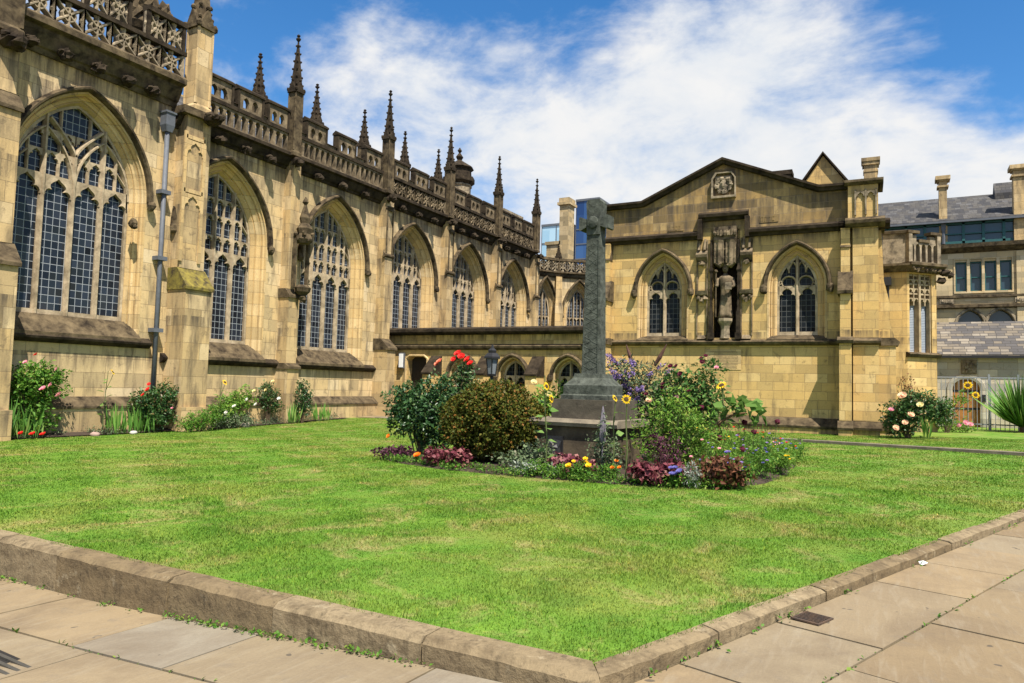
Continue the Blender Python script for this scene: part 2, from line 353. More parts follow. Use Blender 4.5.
def tracery(A, z0, n, zh, tiers, ym=.40, mw=.13, style='', sub=True, depth=.2):
    mb = MB(); lw = 2*A.a/n; y0, y1 = ym, ym + depth
    for i in range(1, n):
        x = A.cx - A.a + i*lw; t = A.top(x)
        if style == 'Y' and i == n//2: t = min(t, zh + (A.zs + A.h - zh)*.42)
        mb.bar([(x, z0), (x, t)], mw, y0 - .05, y1)
    for i in range(n):
        xl = A.cx - A.a + i*lw; zt = foil_head(mb, xl + .03, xl + lw - .03, zh - lw*.3, y0, y1 - .04, A.top)
        xc = xl + lw/2
        if sub:
            if A.top(xc) > zt: mb.bar([(xc, zt - .05), (xc, A.top(xc))], mw*.62, y0 + .02, y1 - .04)
            for tz in tiers:
                for q in (0, 1):
                    a, b = xl + q*lw/2 + .02, xl + (q+1)*lw/2 - .02
                    if min(A.top(a), A.top(b)) > tz: foil_head(mb, a, b, tz - lw*.2, y0 + .03, y1 - .05, A.top)
                    elif A.top((a+b)/2) > tz + .05: mb.bar([(a, min(tz, A.top(a))), (b, min(tz, A.top(b)))], .06, y0 + .03, y1 - .05)
    zt = A.zs + A.h
    if style == 'Y':
        zc = zh + (zt - zh)*.40
        for sg in (-1, 1):
            pts = []
            for q in range(13):
                t = q/12; x = A.cx + sg*A.a*.62*t**1.15; z = zc + (zt - zc)*.78*t**.85
                if z < A.top(x): pts.append((x, z))
            mb.bar(pts, mw, y0 - .05, y1)
    if style in ('Y', 'S'):
        for sg in (-1, 1):
            B = Arch(A.cx + sg*A.a/2, A.a/2 - .02, zh + .1, (zt - zh)*.62)
            mb.bar([p for p in B.curve(0, 10) if p[1] <= A.top(p[0]) - .02], mw*.8, y0 - .03, y1 - .02)
    if style == 'G':                                     # rounded reticulation over two lights
        for sg in (-1, 1):
            for zz, dx, r in ((zh + .38, A.a*.42, A.a*.36), (zh + .38, A.a*.86, A.a*.1)):
                c = [(A.cx + sg*dx + r*math.cos(2*math.pi*q/12), zz + r*.92*math.sin(2*math.pi*q/12)) for q in range(13)]
                mb.bar([p for p in c if p[1] < A.top(p[0])], mw*.55, y0, y1 - .03)
            mb.bar([(A.cx + sg*A.a*.42, zh + .72), (A.cx + sg*A.a*.42, A.top(A.cx + sg*A.a*.42))], mw*.6, y0, y1 - .03)
            B = Arch(A.cx + sg*A.a*.21, A.a*.21, zh + .78, .32)
            mb.bar([p for p in B.curve(0, 6) if p[1] < A.top(p[0])], mw*.5, y0, y1 - .03)
            C = Arch(A.cx + sg*A.a*.6, A.a*.18, zh + .72, .28)
            mb.bar([p for p in C.curve(0, 6) if p[1] < A.top(p[0])], mw*.5, y0, y1 - .03)
    arch_sweep(mb, A, [(.0, y1), (-.05, y1), (-.08, y0), (0, y0)], z0)
    mb.box(A.cx - A.a + .002, A.cx + A.a - .002, y0 + .01, y1 + .02, z0, z0 + .12)
    return mb
def glass_mesh(A, z0, y, mat, parent):
    o = MB().plate([A.full(z0, 0)], y, y + .03).build('glass', mat, parent); return o
def gothic_window(parent, A, z0, splay, depth, n, zh, tiers, style='', sub=True, hood=True, hoodoff=.12, jambmat=None, glass=None, trac=None, sill_z=None, sill_out=.1, mw=.13, hz=None, hoodmat=None, cover=None):
    """window = moulded jamb (the part) > glass, tracery, hood_mould, sill.  A is the glass opening; the wall hole is A widened by splay"""
    j = MB(); s = splay
    arch_sweep(j, A, [(s+.004, -.012), (s-.05, -.012), (s-.06, .05), (s*.72, .09), (s*.70, .16), (s*.6, .13), (s*.5, .2), (s*.32, depth*.55), (s*.3, depth*.66), (s*.18, depth*.62), (0, depth*.9), (0, depth + .2)], sill_z if sill_z is not None else z0)
    w = j.build('window', jambmat or GOLDJ, parent)
    glass_mesh(A, z0 - .05, depth + .1, glass or GLASS_A, w)
    tracery(A, z0, n, zh, tiers, depth - .02, mw, style, sub).build('tracery', trac or TRAC, w)
    if hood:
        h = MB(); arch_sweep(h, A, [(s+.0, .02), (s+.01, -.12), (s+.05, -.2), (s+.10, -.21), (s+.15, -.1), (s+.16, .02)], hz)
        for sg in (-1, 1): h.blob((A.cx + sg*(A.a + s + .1), -.13, (hz or A.zs) - .1), (.13, .13, .17), 6, .2, A.cx + sg)
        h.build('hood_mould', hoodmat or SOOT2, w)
    if sill_z is not None:
        b = A.a + s
        MB().prof([(-sill_out, sill_z - .1), (-sill_out, sill_z), (-sill_out + .05, sill_z + .02), (depth*.75, z0 - .01), (depth + .14, z0 - .01), (depth + .14, sill_z - .1)], A.cx - b + .003, A.cx + b - .003).build('sill', SOOT2, w)
    return w
def wall_mesh(outline, holes, thick=1.0):
    return MB().plate([outline] + holes, 0, thick)
def crocket_spire(mb, x, y, z0, w, h, n=4):
    """crocketed spirelet with a finial"""
    rot = math.pi/4; mb.lathe([(w*.70, z0), (w*.06, z0 + h*.9)], x, y, n, rot)
    for i in range(4):
        ang = rot + i*math.pi/2
        for q in range(6):
            t = (q + .6)/6.4; r = w*.70*(1-t) + w*.06*t + .015; z = z0 + h*.9*t
            mb.blob((x + r*math.cos(ang), y + r*math.sin(ang), z), (w*.13, w*.13, w*.15), 4, .15, i + q)
    mb.lathe([(w*.07, z0+h*.86), (w*.28, z0+h*.9), (w*.3, z0+h*.92), (w*.1, z0+h*.94), (w*.22, z0+h*.965), (w*.2, z0+h*.98), (w*.03, z0+h*1.0)], x, y, 6)
def pinnacle(parent, x, y, z0, w, hs, hp, mat_s=None, mat_p=None, gablets=True):
    s = MB(); s.lathe([(w*.78, z0), (w*.78, z0+.12), (w*.70, z0+.18), (w*.66, z0+.2), (w*.66, z0+hs)], x, y, 4, math.pi/4)
    for sx in (-1, 1):                                   # sunk panels read as raised angle rolls
        for sy in (-1, 1): s.lathe([(w*.09, z0+.2), (w*.09, z0+hs)], x + sx*w*.46, y + sy*w*.46, 6)
    o = s.build('pinnacle', mat_s or SOOT2, parent)
    p = MB(); p.lathe([(w*.66, z0+hs), (w*.86, z0+hs+.05), (w*.80, z0+hs+.12), (w*.68, z0+hs+.15)], x, y, 4, math.pi/4)
    if gablets:
        for i in range(4):
            a = i*math.pi/2; c, n_ = math.cos(a), math.sin(a)
            def T(u, v, z): return (x + c*v - n_*u, y + n_*v + c*u, z)
            g = w*.56
            p.add([T(-g, g+.03, z0+hs-.02), T(g, g+.03, z0+hs-.02), T(0, g+.03, z0+hs+w*1.15), T(-g, g*.4, z0+hs-.02), T(g, g*.4, z0+hs-.02), T(0, g*.4, z0+hs+w*1.15)],
                  [(0, 1, 2), (3, 5, 4), (0, 2, 5, 3), (1, 4, 5, 2), (0, 3, 4, 1)])
            p.blob(T(0, g, z0+hs+w*1.2), w*.14, 4, .2, i)
            for u in (-1, 1): p.blob(T(u*g, g, z0+hs+.1), (w*.14, w*.14, w*.2), 4, .3, i+u)
    crocket_spire(p, x, y, z0+hs+.12, w*.86, hp-.12)
    p.build('spire', mat_p or SOOT, o); return o
def buttress(parent, x, w, stages, mat, cap=None):
    """stages: [(z0, z1, projection, slope_height_to_next)] from the ground up"""
    mb = MB(); caps = []
    for i, (z0, z1, p, sl) in enumerate(stages):
        ww = w - i*.06
        mb.box(x-ww/2, x+ww/2, -p, .25, z0, z1)
        if sl:
            cp = MB()
            pn = stages[i+1][2] if i+1 < len(stages) else .02
            cp.prof([(-p-.07, z1-.09), (-p-.07, z1), (-pn+.02, z1+sl), (.2, z1+sl), (.2, z1-.09)], x-ww/2-.04, x+ww/2+.04); caps.append(cp)
    b = mb.build('buttress', mat, parent)
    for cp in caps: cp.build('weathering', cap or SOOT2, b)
    return b
def grotesque(parent, x, y, z, s, seed, name='corbel', mat=None):
    m = MB(); rr = random.Random(seed)
    m.blob((x, y, z), (s, s*1.1, s*.8), 6, .35, seed); m.blob((x + rr.uniform(-.3, .3)*s, y - s*.9, z - s*.2), s*.6, 5, .3, seed+9)
    for q in (-1, 1): m.blob((x + q*s*.75, y - s*.3, z + s*.25), (s*.35, s*.5, s*.3), 4, .3, seed+q+20)
    m.blob((x, y + s*.5, z + s*.2), (s*.8, s*.6, s*.6), 5, .3, seed+3)
    return m.build(name, mat or SOOT, parent)
def pierced_arcade(mb, x0, x1, z0, z1, pitch, y0, y1):
    n = max(1, round((x1-x0)/pitch)); p = (x1-x0)/n; holes = []
    for i in range(n):
        c = x0 + (i+.5)*p; a = p*.34; zs = z1 - .06 - a*1.1
        holes.append([(c-a, z0+.05), (c+a, z0+.05), (c+a, zs), (c+a*.75, zs+a*.7), (c, zs+a*1.1), (c-a*.75, zs+a*.7), (c-a, zs)])
    mb.plate([[(x0, z0), (x1, z0), (x1, z1), (x0, z1)]] + holes, y0, y1)
def lattice_panel(mb, x0, x1, z0, z1, y0, y1, w=.07):
    """square panel of diagonals, cross and ring"""
    cx, cz = (x0+x1)/2, (z0+z1)/2; r = min(x1-x0, z1-z0)*.27
    for a, b in (((x0, z0), (x1, z1)), ((x0, z1), (x1, z0)), ((cx, z0), (cx, z1))): mb.bar([a, b], w, y0, y1)
    mb.bar([(cx + r*math.cos(2*math.pi*i/10), cz + r*math.sin(2*math.pi*i/10)) for i in range(11)], w*.8, y0 + .01, y1 - .01)
    for x in (x0, x1): mb.bar([(x, z0), (x, z1)], w*1.2, y0 - .02, y1)
    for x, z in ((cx, z0), (cx, z1), (x0, cz), (x1, cz)): mb.blob((x, (y0+y1)/2, z), (.1, .07, .1), 4, .1, x)
def cornice(mb, x0, x1, zb, zt, p=.45):
    h = zt - zb
    mb.prof([(.05, zb), (-.06, zb), (-.10, zb+h*.16), (-.16, zb+h*.2), (-p*.62, zb+h*.55), (-p*.66, zb+h*.66), (-p, zb+h*.72), (-p, zb+h*.9), (-p+.1, zt), (.05, zt)], x0, x1)

# ================================================================== CATHEDRAL (local x = along the wall away from the camera)
cath = thing('cathedral', 'long soot-stained gothic cathedral wall with tall leaded windows and a row of pinnacles', 'cathedral', (-20, 0, 0), R(90))
BAYC = [16.55, 21.95, 27.15, 32.15, 37.15]
PIERS = [14.9, 19.15, 24.7, 29.62, 34.6, 39.4]
W1 = Arch(11.72, 1.64, 6.75, 2.36)
ARCHS = [W1] + [Arch(c, 1.52, 6.25, 2.25) for c in BAYC]
SPL = [.36] + [.46]*5
# walls: porch bay stands a little higher than the rest
wall_mesh([(2, -.5), (14.35, -.5), (14.35, 10.5), (2, 10.5)], [W1.full(2.62, .30)[::1]]).build('porch_wall', GOLD, cath)
wall_mesh([(14.35, -.5), (39.6, -.5), (39.6, 9.7), (14.35, 9.7)], [a.full(2.2, .36) for a in ARCHS[1:]]).build('wall', GOLD, cath)
# windows
gothic_window(cath, W1, 3.12, .30, .42, 4, 6.62, [7.5, 8.1], style='Y', sill_z=2.62, hz=None, sill_out=.16, mw=.12)
for i, a in enumerate(ARCHS[1:]):
    near = i < 2
    gothic_window(cath, a, 2.72, .36, .48 if near else .5, 4, 5.55 if near else 6.3, [6.25, 6.95, 7.55] if near else [7.0, 7.6], style='', sill_z=2.2, sill_out=.22, mw=.105, trac=TRAC)
# sill string, plinth
m = MB()
for x0, x1, z in ((9.3, 14.0, 2.5), (14.4, 39.2, 2.1)):
    m.prof([(.1, z-.16), (-.05, z-.16), (-.18, z-.06), (-.2, z), (-.02, z+.14), (.1, z+.14)], x0, x1)
m.build('string_course', SOOT, cath)
m = MB(); m.box(2, 39.5, -.34, .2, -.6, .58); m.build('plinth', PIERM, cath)
MB().prof([(.1, .58), (-.38, .58), (-.38, .64), (-.06, .9), (.1, .9)], 2, 39.5).build('plinth_moulding', SOOT2, cath)
# cornices, parapets, roofs
m = MB(); cornice(m, 9.0, 14.45, 9.95, 10.85, .52); m.build('cornice', SOOT2, cath)
m = MB(); cornice(m, 14.4, 39.6, 9.32, 9.9, .45); m.build('cornice', SOOT, cath)
for k, x in enumerate([9.95, 10.85, 11.75, 12.65, 13.45]): grotesque(cath, x, -.34, 10.06, .19, 40 + k)
k = 0
for b in range(5):
    a0, a1 = PIERS[b], PIERS[b+1]
    for q in range(3):
        grotesque(cath, a0 + (a1-a0)*(q+1)/4, -.3, 9.36, .18, 60 + k); k += 1
for b in range(5):                                       # battlemented pierced parapet, one part per bay
    a0, a1 = PIERS[b] + .25, PIERS[b+1] - .25; m = MB(); c = MB(); y0, y1 = -.30, -.10
    if b < 2: pierced_arcade(m, a0, a1, 9.9, 10.55, .30, y0, y1)
    else:
        nn = 7; p = (a1-a0)/nn
        for i in range(nn): lattice_panel(m, a0 + i*p, a0 + (i+1)*p, 9.92, 10.52, y0, y1, .075)
    c.box(a0, a1, y0 - .05, y1 + .06, 10.55, 10.68)
    ctr = [PIERS[b] + (PIERS[b+1]-PIERS[b])*t for t in (.22, .53, .84)]
    e = a0
    for q, x in enumerate(ctr):
        xl, xr = max(a0, x - .54), min(a1, x + .54); w = (xr-xl)
        holes = []
        for h in (xl + w*.32, xl + w*.68):
            g = w*.12; holes.append([(h-g, 10.78), (h+g, 10.78), (h+g, 11.0), (h+g*.7, 11.1), (h, 11.16), (h-g*.7, 11.1), (h-g, 11.0)])
        m.plate([[(xl, 10.68), (xr, 10.68), (xr, 11.36), (xl, 11.36)]] + holes, y0 + .01, y1 - .01)
        c.prof([(y0 - .06, 11.36), (y0 - .06, 11.43), (y0 + .1, 11.54), (y1 + .06, 11.43), (y1 + .06, 11.36)], xl - .05, xr + .05)
        c.box(xl - .03, xl + .05, y0 - .03, y1 + .03, 10.68, 11.36); c.box(xr - .05, xr + .03, y0 - .03, y1 + .03, 10.68, 11.36)
        if xl - e > .12: m.box(e + .04, xl - .04, y0 + .02, y1 - .02, 10.68, 10.8); c.prof([(y0 - .04, 10.8), (y0 + .1, 10.88), (y1 + .04, 10.8)], e + .03, xl - .03)
        e = xr
    o = m.build('parapet', PALED, cath); c.build('coping', SOOT, o)
m = MB(); c = MB()
for i in range(6): lattice_panel(m, 9.75 + i*.78, 9.75 + (i+1)*.78, 10.88, 11.55, -.32, -.14, .09)
c.box(9.2, 14.5, -.38, -.08, 11.55, 11.68)
for xl, xr in ((9.75, 10.9), (11.35, 12.6), (13.2, 14.4)):
    for i in range(2): lattice_panel(m, xl + i*(xr-xl)/2, xl + (i+1)*(xr-xl)/2, 11.68, 12.45, -.3, -.16, .09)
    c.box(xl - .06, xr + .06, -.38, -.08, 12.45, 12.6); c.box(xl - .05, xl + .05, -.35, -.1, 11.68, 12.45); c.box(xr - .05, xr + .05, -.35, -.1, 11.68, 12.45)
o = m.build('parapet', PALE, cath); c.build('coping', SOOT, o)
MB().prof([(.12, 9.6), (.12, 9.95), (3.0, 11.75), (15, 12.2), (15, 9.6)], 15.2, 39.6).build('aisle_roof', SLATE, cath)
MB().prof([(.12, 10.0), (.12, 10.5), (3, 10.9), (15, 11.3), (15, 10.0)], 2, 14.6).build('porch_roof', SLATE, cath)
MB().box(14, 39.6, 15, 16, -.5, 17.2).build('clerestory_wall', GOLD, cath)
# buttresses, each with its pinnacle
for i, x in enumerate(PIERS):
    if i == 0:
        b = buttress(cath, x + .12, 1.0, [(-.5, .6, .98, .0), (.6, 4.3, .85, .6), (4.9, 9.95, .45, 0)], PIERM, LICH)
        m = MB()                                         # panelled upper stage
        for q in (-.34, .34): m.box(x+q-.05, x+q+.05, -.50, -.44, 5.1, 9.2)
        for z in (6.9, 8.6): foil_head(m, x - .3, x + .3, z - .1, -.49, -.44); m.box(x-.34, x+.34, -.5, -.44, z + .38, z + .5)
        m.build('panel_tracery', GOLDJ, b)
        m = MB(); m.box(x-.56, x+.56, -.62, .1, 9.72, 9.95); m.build('string_band', SOOT2, b)
        pinnacle(cath, x + .1, -.3, 9.95, .56, 2.7, 3.0, PIERM, SOOT2)
        grotesque(cath, x + .35, -.75, 9.75, .27, 99, 'gargoyle'); grotesque(cath, x + .3, -1.1, 9.72, .17, 98, 'gargoyle')
    else:
        b = buttress(cath, x + .2, .62, [(-.5, .6, .7, .0), (.6, 2.0, .62, .12), (2.12, 4.6, .5, .25), (4.85, 9.6, .36, 0)] if i == 1 else [(-.5, .6, .88, .0), (.6, 3.0, .76, .4), (3.4, 9.6, .42, 0)], PIERM)
        if i >= 2:
            m = MB(); x += .2; m.prof([(-.36, 6.9), (-.5, 7.0), (-.5, 7.06), (-.36, 7.2)], x - .33, x + .33)
            for q in (-.2, .2): m.box(x+q-.035, x+q+.035, -.46, -.37, 7.15, 9.0)
            m.blob((x, -.45, 9.1), (.3, .1, .12), 5, .3, i); x -= .2
            m.build('panel_band', SOOT2, b)
        pinnacle(cath, x, -.36, 9.75, .37, 2.4, 2.25, SOOT2, SOOT)
        grotesque(cath, x, -.62, 9.5, .2, 120 + i, 'gargoyle')
        if i == 1:                                       # canopied image niche on the second pier
            m = MB(); x += .3; m.lathe([(.05, 4.55), (.26, 4.75), (.30, 4.9), (.2, 5.0)], x + .1, -.72, 8); m.blob((x + .1, -.74, 4.5), .16, 5, .3, 3)
            m.lathe([(.24, 6.55), (.32, 6.7), (.24, 6.9), (.3, 7.1), (.16, 7.3), (.2, 7.5), (.05, 8.0), (.12, 8.1), (.02, 8.3)], x + .1, -.68, 6)
            for q in range(8): m.blob((x + .1 + .28*math.cos(q*.785), -.68 + .28*math.sin(q*.785), 6.7 + .2*(q % 2)), .1, 4, .3, q)
            for q in (-.22, .42): m.box(x+q-.04, x+q+.04, -.64, -.5, 4.9, 6.7)
            m.build('niche_canopy', SOOT2, b)
b = buttress(cath, 9.32, .85, [(-.5, .6, 1.12, .0), (.6, 4.2, 1.0, .5), (4.7, 8.1, .7, .4), (8.5, 9.9, .5, 0)], PIERM)
grotesque(cath, 9.4, -.65, 9.75, .3, 77, 'gargoyle')
pinnacle(cath, 9.3, -.3, 9.95, .66, 2.6, 3.0)
m = MB(); m.lathe([(.75, 10.9), (.75, 12.2), (.85, 12.3), (.95, 12.5), (.8, 12.8)], 14.0, 1.3, 8)
for q in range(16): m.blob((14.0 + .8*math.cos(q*.39), 1.3 + .8*math.sin(q*.39), 12.75 + .35*(q % 2)), (.2, .2, .32), 5, .35, q)
m.lathe([(.7, 12.8), (.1, 15)], 14.0, 1.3, 8); m.build('stair_turret', SOOT2, cath)
for x in (31.2, 36.25, 41.3, 46.35, 51.2): pinnacle(cath, x, 15.2, 17.9, .62, 1.2, 2.9)
m = MB(); m.lathe([(1.15, 14), (1.15, 19.6), (1.25, 19.7), (1.25, 19.8), (1.15, 19.9)], 55.2, 15.6, 8); t = m.build('turret', PALE, cath)
m = MB(); m.lathe([(1.15, 19.8), (1.5, 20.1), (1.5, 20.5), (1.2, 20.6), (1.15, 21.2), (1.4, 21.4), (1.3, 21.5), (.5, 22.0), (.2, 22.2), (.36, 22.5), (.08, 22.9), (.22, 23.1), (.03, 23.4)], 55.2, 15.6, 8); m.build('turret_cap', SOOT, t)
MB().box(39.6, 62, 15, 16, -.5, 17.2).build('choir_wall', GOLD, cath)
# block of masonry behind the parapet
m = MB(); m.box(41.5, 43.9, 3.2, 4.4, 9, 13.0); m.box(41.3, 44.1, 3.0, 4.6, 13.0, 13.3); m.build('vent_shaft', PALE, cath)
# rainwater pipe
m = MB(); xp = 14.12; m.tube([(xp, -.16, -.2), (xp, -.16, 9.1)], .07, 8); pipe = m.build('downpipe', LEADP, cath, True)
m = MB(); m.skin([[(xp-.1, -.26, 9.05), (xp+.1, -.26, 9.05), (xp+.1, -.05, 9.05), (xp-.1, -.05, 9.05)], [(xp-.15, -.30, 9.25), (xp+.15, -.30, 9.25), (xp+.15, -.0, 9.25), (xp-.15, -.0, 9.25)], [(xp-.15, -.30, 9.62), (xp+.15, -.30, 9.62), (xp+.15, -.0, 9.62), (xp-.15, -.0, 9.62)]])
m.box(xp-.18, xp+.18, -.33, 0, 9.62, 9.68); m.build('hopper', LEADP, pipe)
for z in (7.1, 5.05, 2.85): MB().box(xp-.16, xp+.16, -.28, -.0, z, z+.12).build('bracket', LEADP, pipe)
m = MB(); m.blob((13.2, -.14, 6.0), (.12, .15, .16), 6, .2, 4); m.blob((13.2, -.22, 5.9), .08, 5, .2, 6); m.build('carved_head', SOOT2, cath)

# ================================================================== CHAPTER HOUSE (canted, beyond the last pinnacle)
chap = thing('chapter_house', 'canted pale stone chapter house with a pierced parapet rising behind the low passage', 'chapter house', (0, 0, 0))
CHP = [Vector((-20.3, 40.6)), Vector((-19.35, 42.1)), Vector((-17.1, 43.9)), Vector((-15.2, 45.9)), Vector((-15.0, 49))]
for k in range(4):
    a, b = CHP[k], CHP[k+1]; d = b - a; ln = d.length; rz = math.atan2(d.y, d.x)
    hw = min(.72, ln*.3); A = Arch(ln/2, hw, 6.2, 1.75)
    f = wall_mesh([(0, -.5), (ln, -.5), (ln, 8.9), (0, 8.9)], [A.full(3.0, .3)], .6).build('wall', GOLD, chap)
    f.location = (a.x, a.y, 0); f.rotation_euler = (0, 0, rz)
    fl = []
    fl.append(gothic_window(chap, A, 3.2, .3, .4, 2 if k == 0 else 3, 5.2, [6.0], sill_z=3.0, mw=.1))
    m = MB(); cornice(m, -.1, ln + .1, 8.55, 8.95, .3); fl.append(m.build('cornice', SOOT2, chap))
    m = MB(); nn = max(2, round(ln/.62)); p = ln/nn
    for i in range(nn): lattice_panel(m, i*p, (i+1)*p, 8.97, 9.62, -.22, -.06, .08)
    o = m.build('parapet', PALE, chap); fl.append(o); MB().box(-.05, ln + .05, -.28, .0, 9.62, 9.78).build('coping', SOOT2, o)
    for o in fl: o.location = (a.x, a.y, 0); o.rotation_euler = (0, 0, rz)
for k in (1, 2, 3):
    p = CHP[k]; d = (CHP[k+1] - CHP[k-1]).normalized(); nrm = Vector((d.y, -d.x))
    m = MB(); m.lathe([(.38, -.5), (.38, 6.6), (.3, 7.1), (.28, 8.6)], p.x + nrm.x*.1, p.y + nrm.y*.1, 4, math.atan2(nrm.y, nrm.x) + math.pi/4); m.build('buttress', PIERM, chap)
    pinnacle(chap, p.x + nrm.x*.1, p.y + nrm.y*.1, 8.9, .28, .9, 1.0)
m = MB(); m.skin([[(p.x - 4*(i < 0), p.y, 9.0) for i, p in enumerate(CHP)] + [(-22, 49, 9.0)], [(p.x*.6 - 7.5, p.y*.6 + 18, 9.6) for p in CHP] + [(-20.5, 47, 9.6)]]); m.build('roof', SLATE, chap)
m = MB(); m.box(-22.7, -21.95, 49.5, 50.6, 0, 15.4); m.box(-22.85, -21.8, 49.35, 50.75, 15.4, 15.6); m.box(-22.75, -21.9, 49.45, 50.65, 15.6, 15.95); m.box(-23.8, -22.7, 49.6, 51, 0, 12.4); m.box(-23.9, -22.6, 49.5, 51.1, 12.4, 12.65)
o = m.build('stone_stack', ashlar('ashlar_stack', (.33, .26, .15), (.5, .4, .25), seed=9), None)
tag(o, 'square stone chimney stack with a moulded cap rising behind the pierced chapter house parapet', 'chimney')

# ================================================================== LIBRARY BUILDING with the gable (local x along the front)
GX, GY, GR = -2.93, 26.37, R(2)
def gpt(s, d=0, z=0):
    return (GX + s*math.cos(GR) + d*math.sin(GR)*-1*-1, GY + s*math.sin(GR) - d*math.cos(GR), z)
lib = thing('gabled_building', 'sandstone building with low gable, carved shield and statue niche between two windows', 'building', (GX, GY, 0), GR)
GA1, GA2 = Arch(-4.79, .66, 5.22, 1.08), Arch(-.12, .66, 5.22, 1.08)
NX = -2.52
niche_hole = [(NX-.42, 3.42), (NX+.42, 3.42), (NX+.42, 7.3), (NX-.42, 7.3)]
wall_mesh([(-7.05, -.4), (2.4, -.4), (2.4, 7.3), (-7.05, 7.3)], [GA1.full(3.36, .30), GA2.full(3.36, .30), niche_hole], .8).build('wall', GAB, lib)
top = [(-7.05, 7.3), (2.4, 7.3), (2.4, 8.4), (.55, 8.42), (-2.62, 9.76), (-5.55, 8.42), (-7.05, 8.4)]
shield_hole = [(-2.96, 8.58), (-2.2, 8.58), (-2.2, 9.2), (-2.34, 9.4), (-2.82, 9.4), (-2.96, 9.2)]
wall_mesh(top, [], .6).build('gable', GABT, lib)
# coping along the skyline
m = MB(); sky_ = [(-7.25, 8.4), (-5.6, 8.42), (-2.62, 9.76), (.6, 8.42), (2.45, 8.4)]
def skyl(off): return [(x, z + off) for x, z in sky_]
rings = []
for i, (x, z) in enumerate(sky_): rings.append([(x, .62, z), (x, -.16, z), (x, -.2, z + .08), (x, -.26, z + .12), (x, -.26, z + .2), (x, .2, z + .3), (x, .7, z + .2)])
m.skin(rings); m.build('coping', SOOT, lib)
# strings
m = MB()
S1 = [(.1, 7.02), (-.08, 7.02), (-.14, 7.1), (-.26, 7.14), (-.28, 7.24), (-.02, 7.36), (.1, 7.36)]
m.prof(S1, -7.1, NX - .93); m.prof(S1, NX + .81, 1.5); m.prof(S1, 1.2, 2.75)
m.prof([(y, z + .66) for y, z in S1], NX - .93, NX + .81)
m.box(NX - .95, NX - .80, -.27, .05, 7.0, 7.75); m.box(NX + .70, NX + .85, -.27, .05, 7.0, 7.75)
m.build('string_course', SOOT, lib)
m = MB(); S2 = [(.1, 3.14), (-.06, 3.14), (-.17, 3.2), (-.2, 3.27), (-.02, 3.36), (.1, 3.36)]
m.prof(S2, -7.1, 1.3); m.build('sill_course', SOOT2, lib)
m = MB(); m.box(-7.15, 1.3, -.28, .1, -.4, .36); m.build('plinth', GAB, lib)
m = MB(); m.prof([(.1, .34), (-.32, .34), (-.34, .42), (-.08, .68), (.1, .68)], -7.15, 1.25); m.build('plinth_moulding', SOOT2, lib)
for A in (GA1, GA2):
    gothic_window(lib, A, 3.52, .30, .30, 2, 5.0, [], 'G', sub=False, sill_z=3.36, glass=GLASS_B, trac=TRAC, hz=5.2, mw=.12, jambmat=GOLDJ, sill_out=.12)
# shield
m = MB(); m.plate([[(-3.02, 8.5), (-2.16, 8.5), (-2.16, 9.22), (-2.3, 9.44), (-2.88, 9.44), (-3.02, 9.22)], shield_hole], -.14, .02)
m.plate([[(-2.88, 9.3), (-2.88, 8.95), (-2.76, 8.72), (-2.59, 8.62), (-2.42, 8.72), (-2.3, 8.95), (-2.3, 9.3)][::1][::-1]], -.07, .02)
for q in range(10): m.blob((-2.59 + .25*math.cos(q*2.4), -.08, 8.98 + .25*math.sin(q*2.4)), (.09, .06, .09), 4, .4, q)
m.blob((-2.59, -.09, 8.98), (.13, .07, .18), 5, .3, 3); m.build('carved_shield', PALE, lib)
# carved stones and the inscription panel
def letters(mb, x0, x1, z, h, y, seed):                   # worn, unreadable incised strokes standing slightly proud
    rr = random.Random(seed); x = x0
    while x < x1 - h*.5:
        k = rr.randint(0, 3); w = h*.5
        mb.box(x, x + h*.12, y, .02, z, z + h)
        if k != 1: mb.box(x + .002, x + w, y + .002, .02, z + h*.86, z + h)
        if k > 1: mb.box(x + .002, x + w, y + .002, .02, z + .001, z + h*.14)
        if k != 2: mb.box(x + w - h*.12, x + w, y + .004, .02, z + .002, z + h*.98)
        x += w + h*.28
m = MB(); m.box(-4.63, -4.03, -.02, .02, 7.42, 7.66); letters(m, -4.58, -4.05, 7.46, .15, -.035, 1); m.build('carved_stone', GABT, lib); m = MB()
m.box(-1.35, -.72, -.02, .02, 7.5, 7.76); letters(m, -1.3, -.74, 7.55, .16, -.035, 2); m.build('carved_stone', GABT, lib)
m = MB(); m.box(-3.2, -1.95, -.015, .02, 2.28, 3.0)
m.build('inscription_panel', GOLDJ, lib); m = MB()
for i in range(6): letters(m, -3.12 + (.08 if i in (0, 5) else 0), -2.03, 2.34 + .107*i, .066, -.024, 10 + i)
struct_l = m.build('lettering', plain('worn_letter', (.30, .22, .12), .9, .3, 6, None, 0), lib)
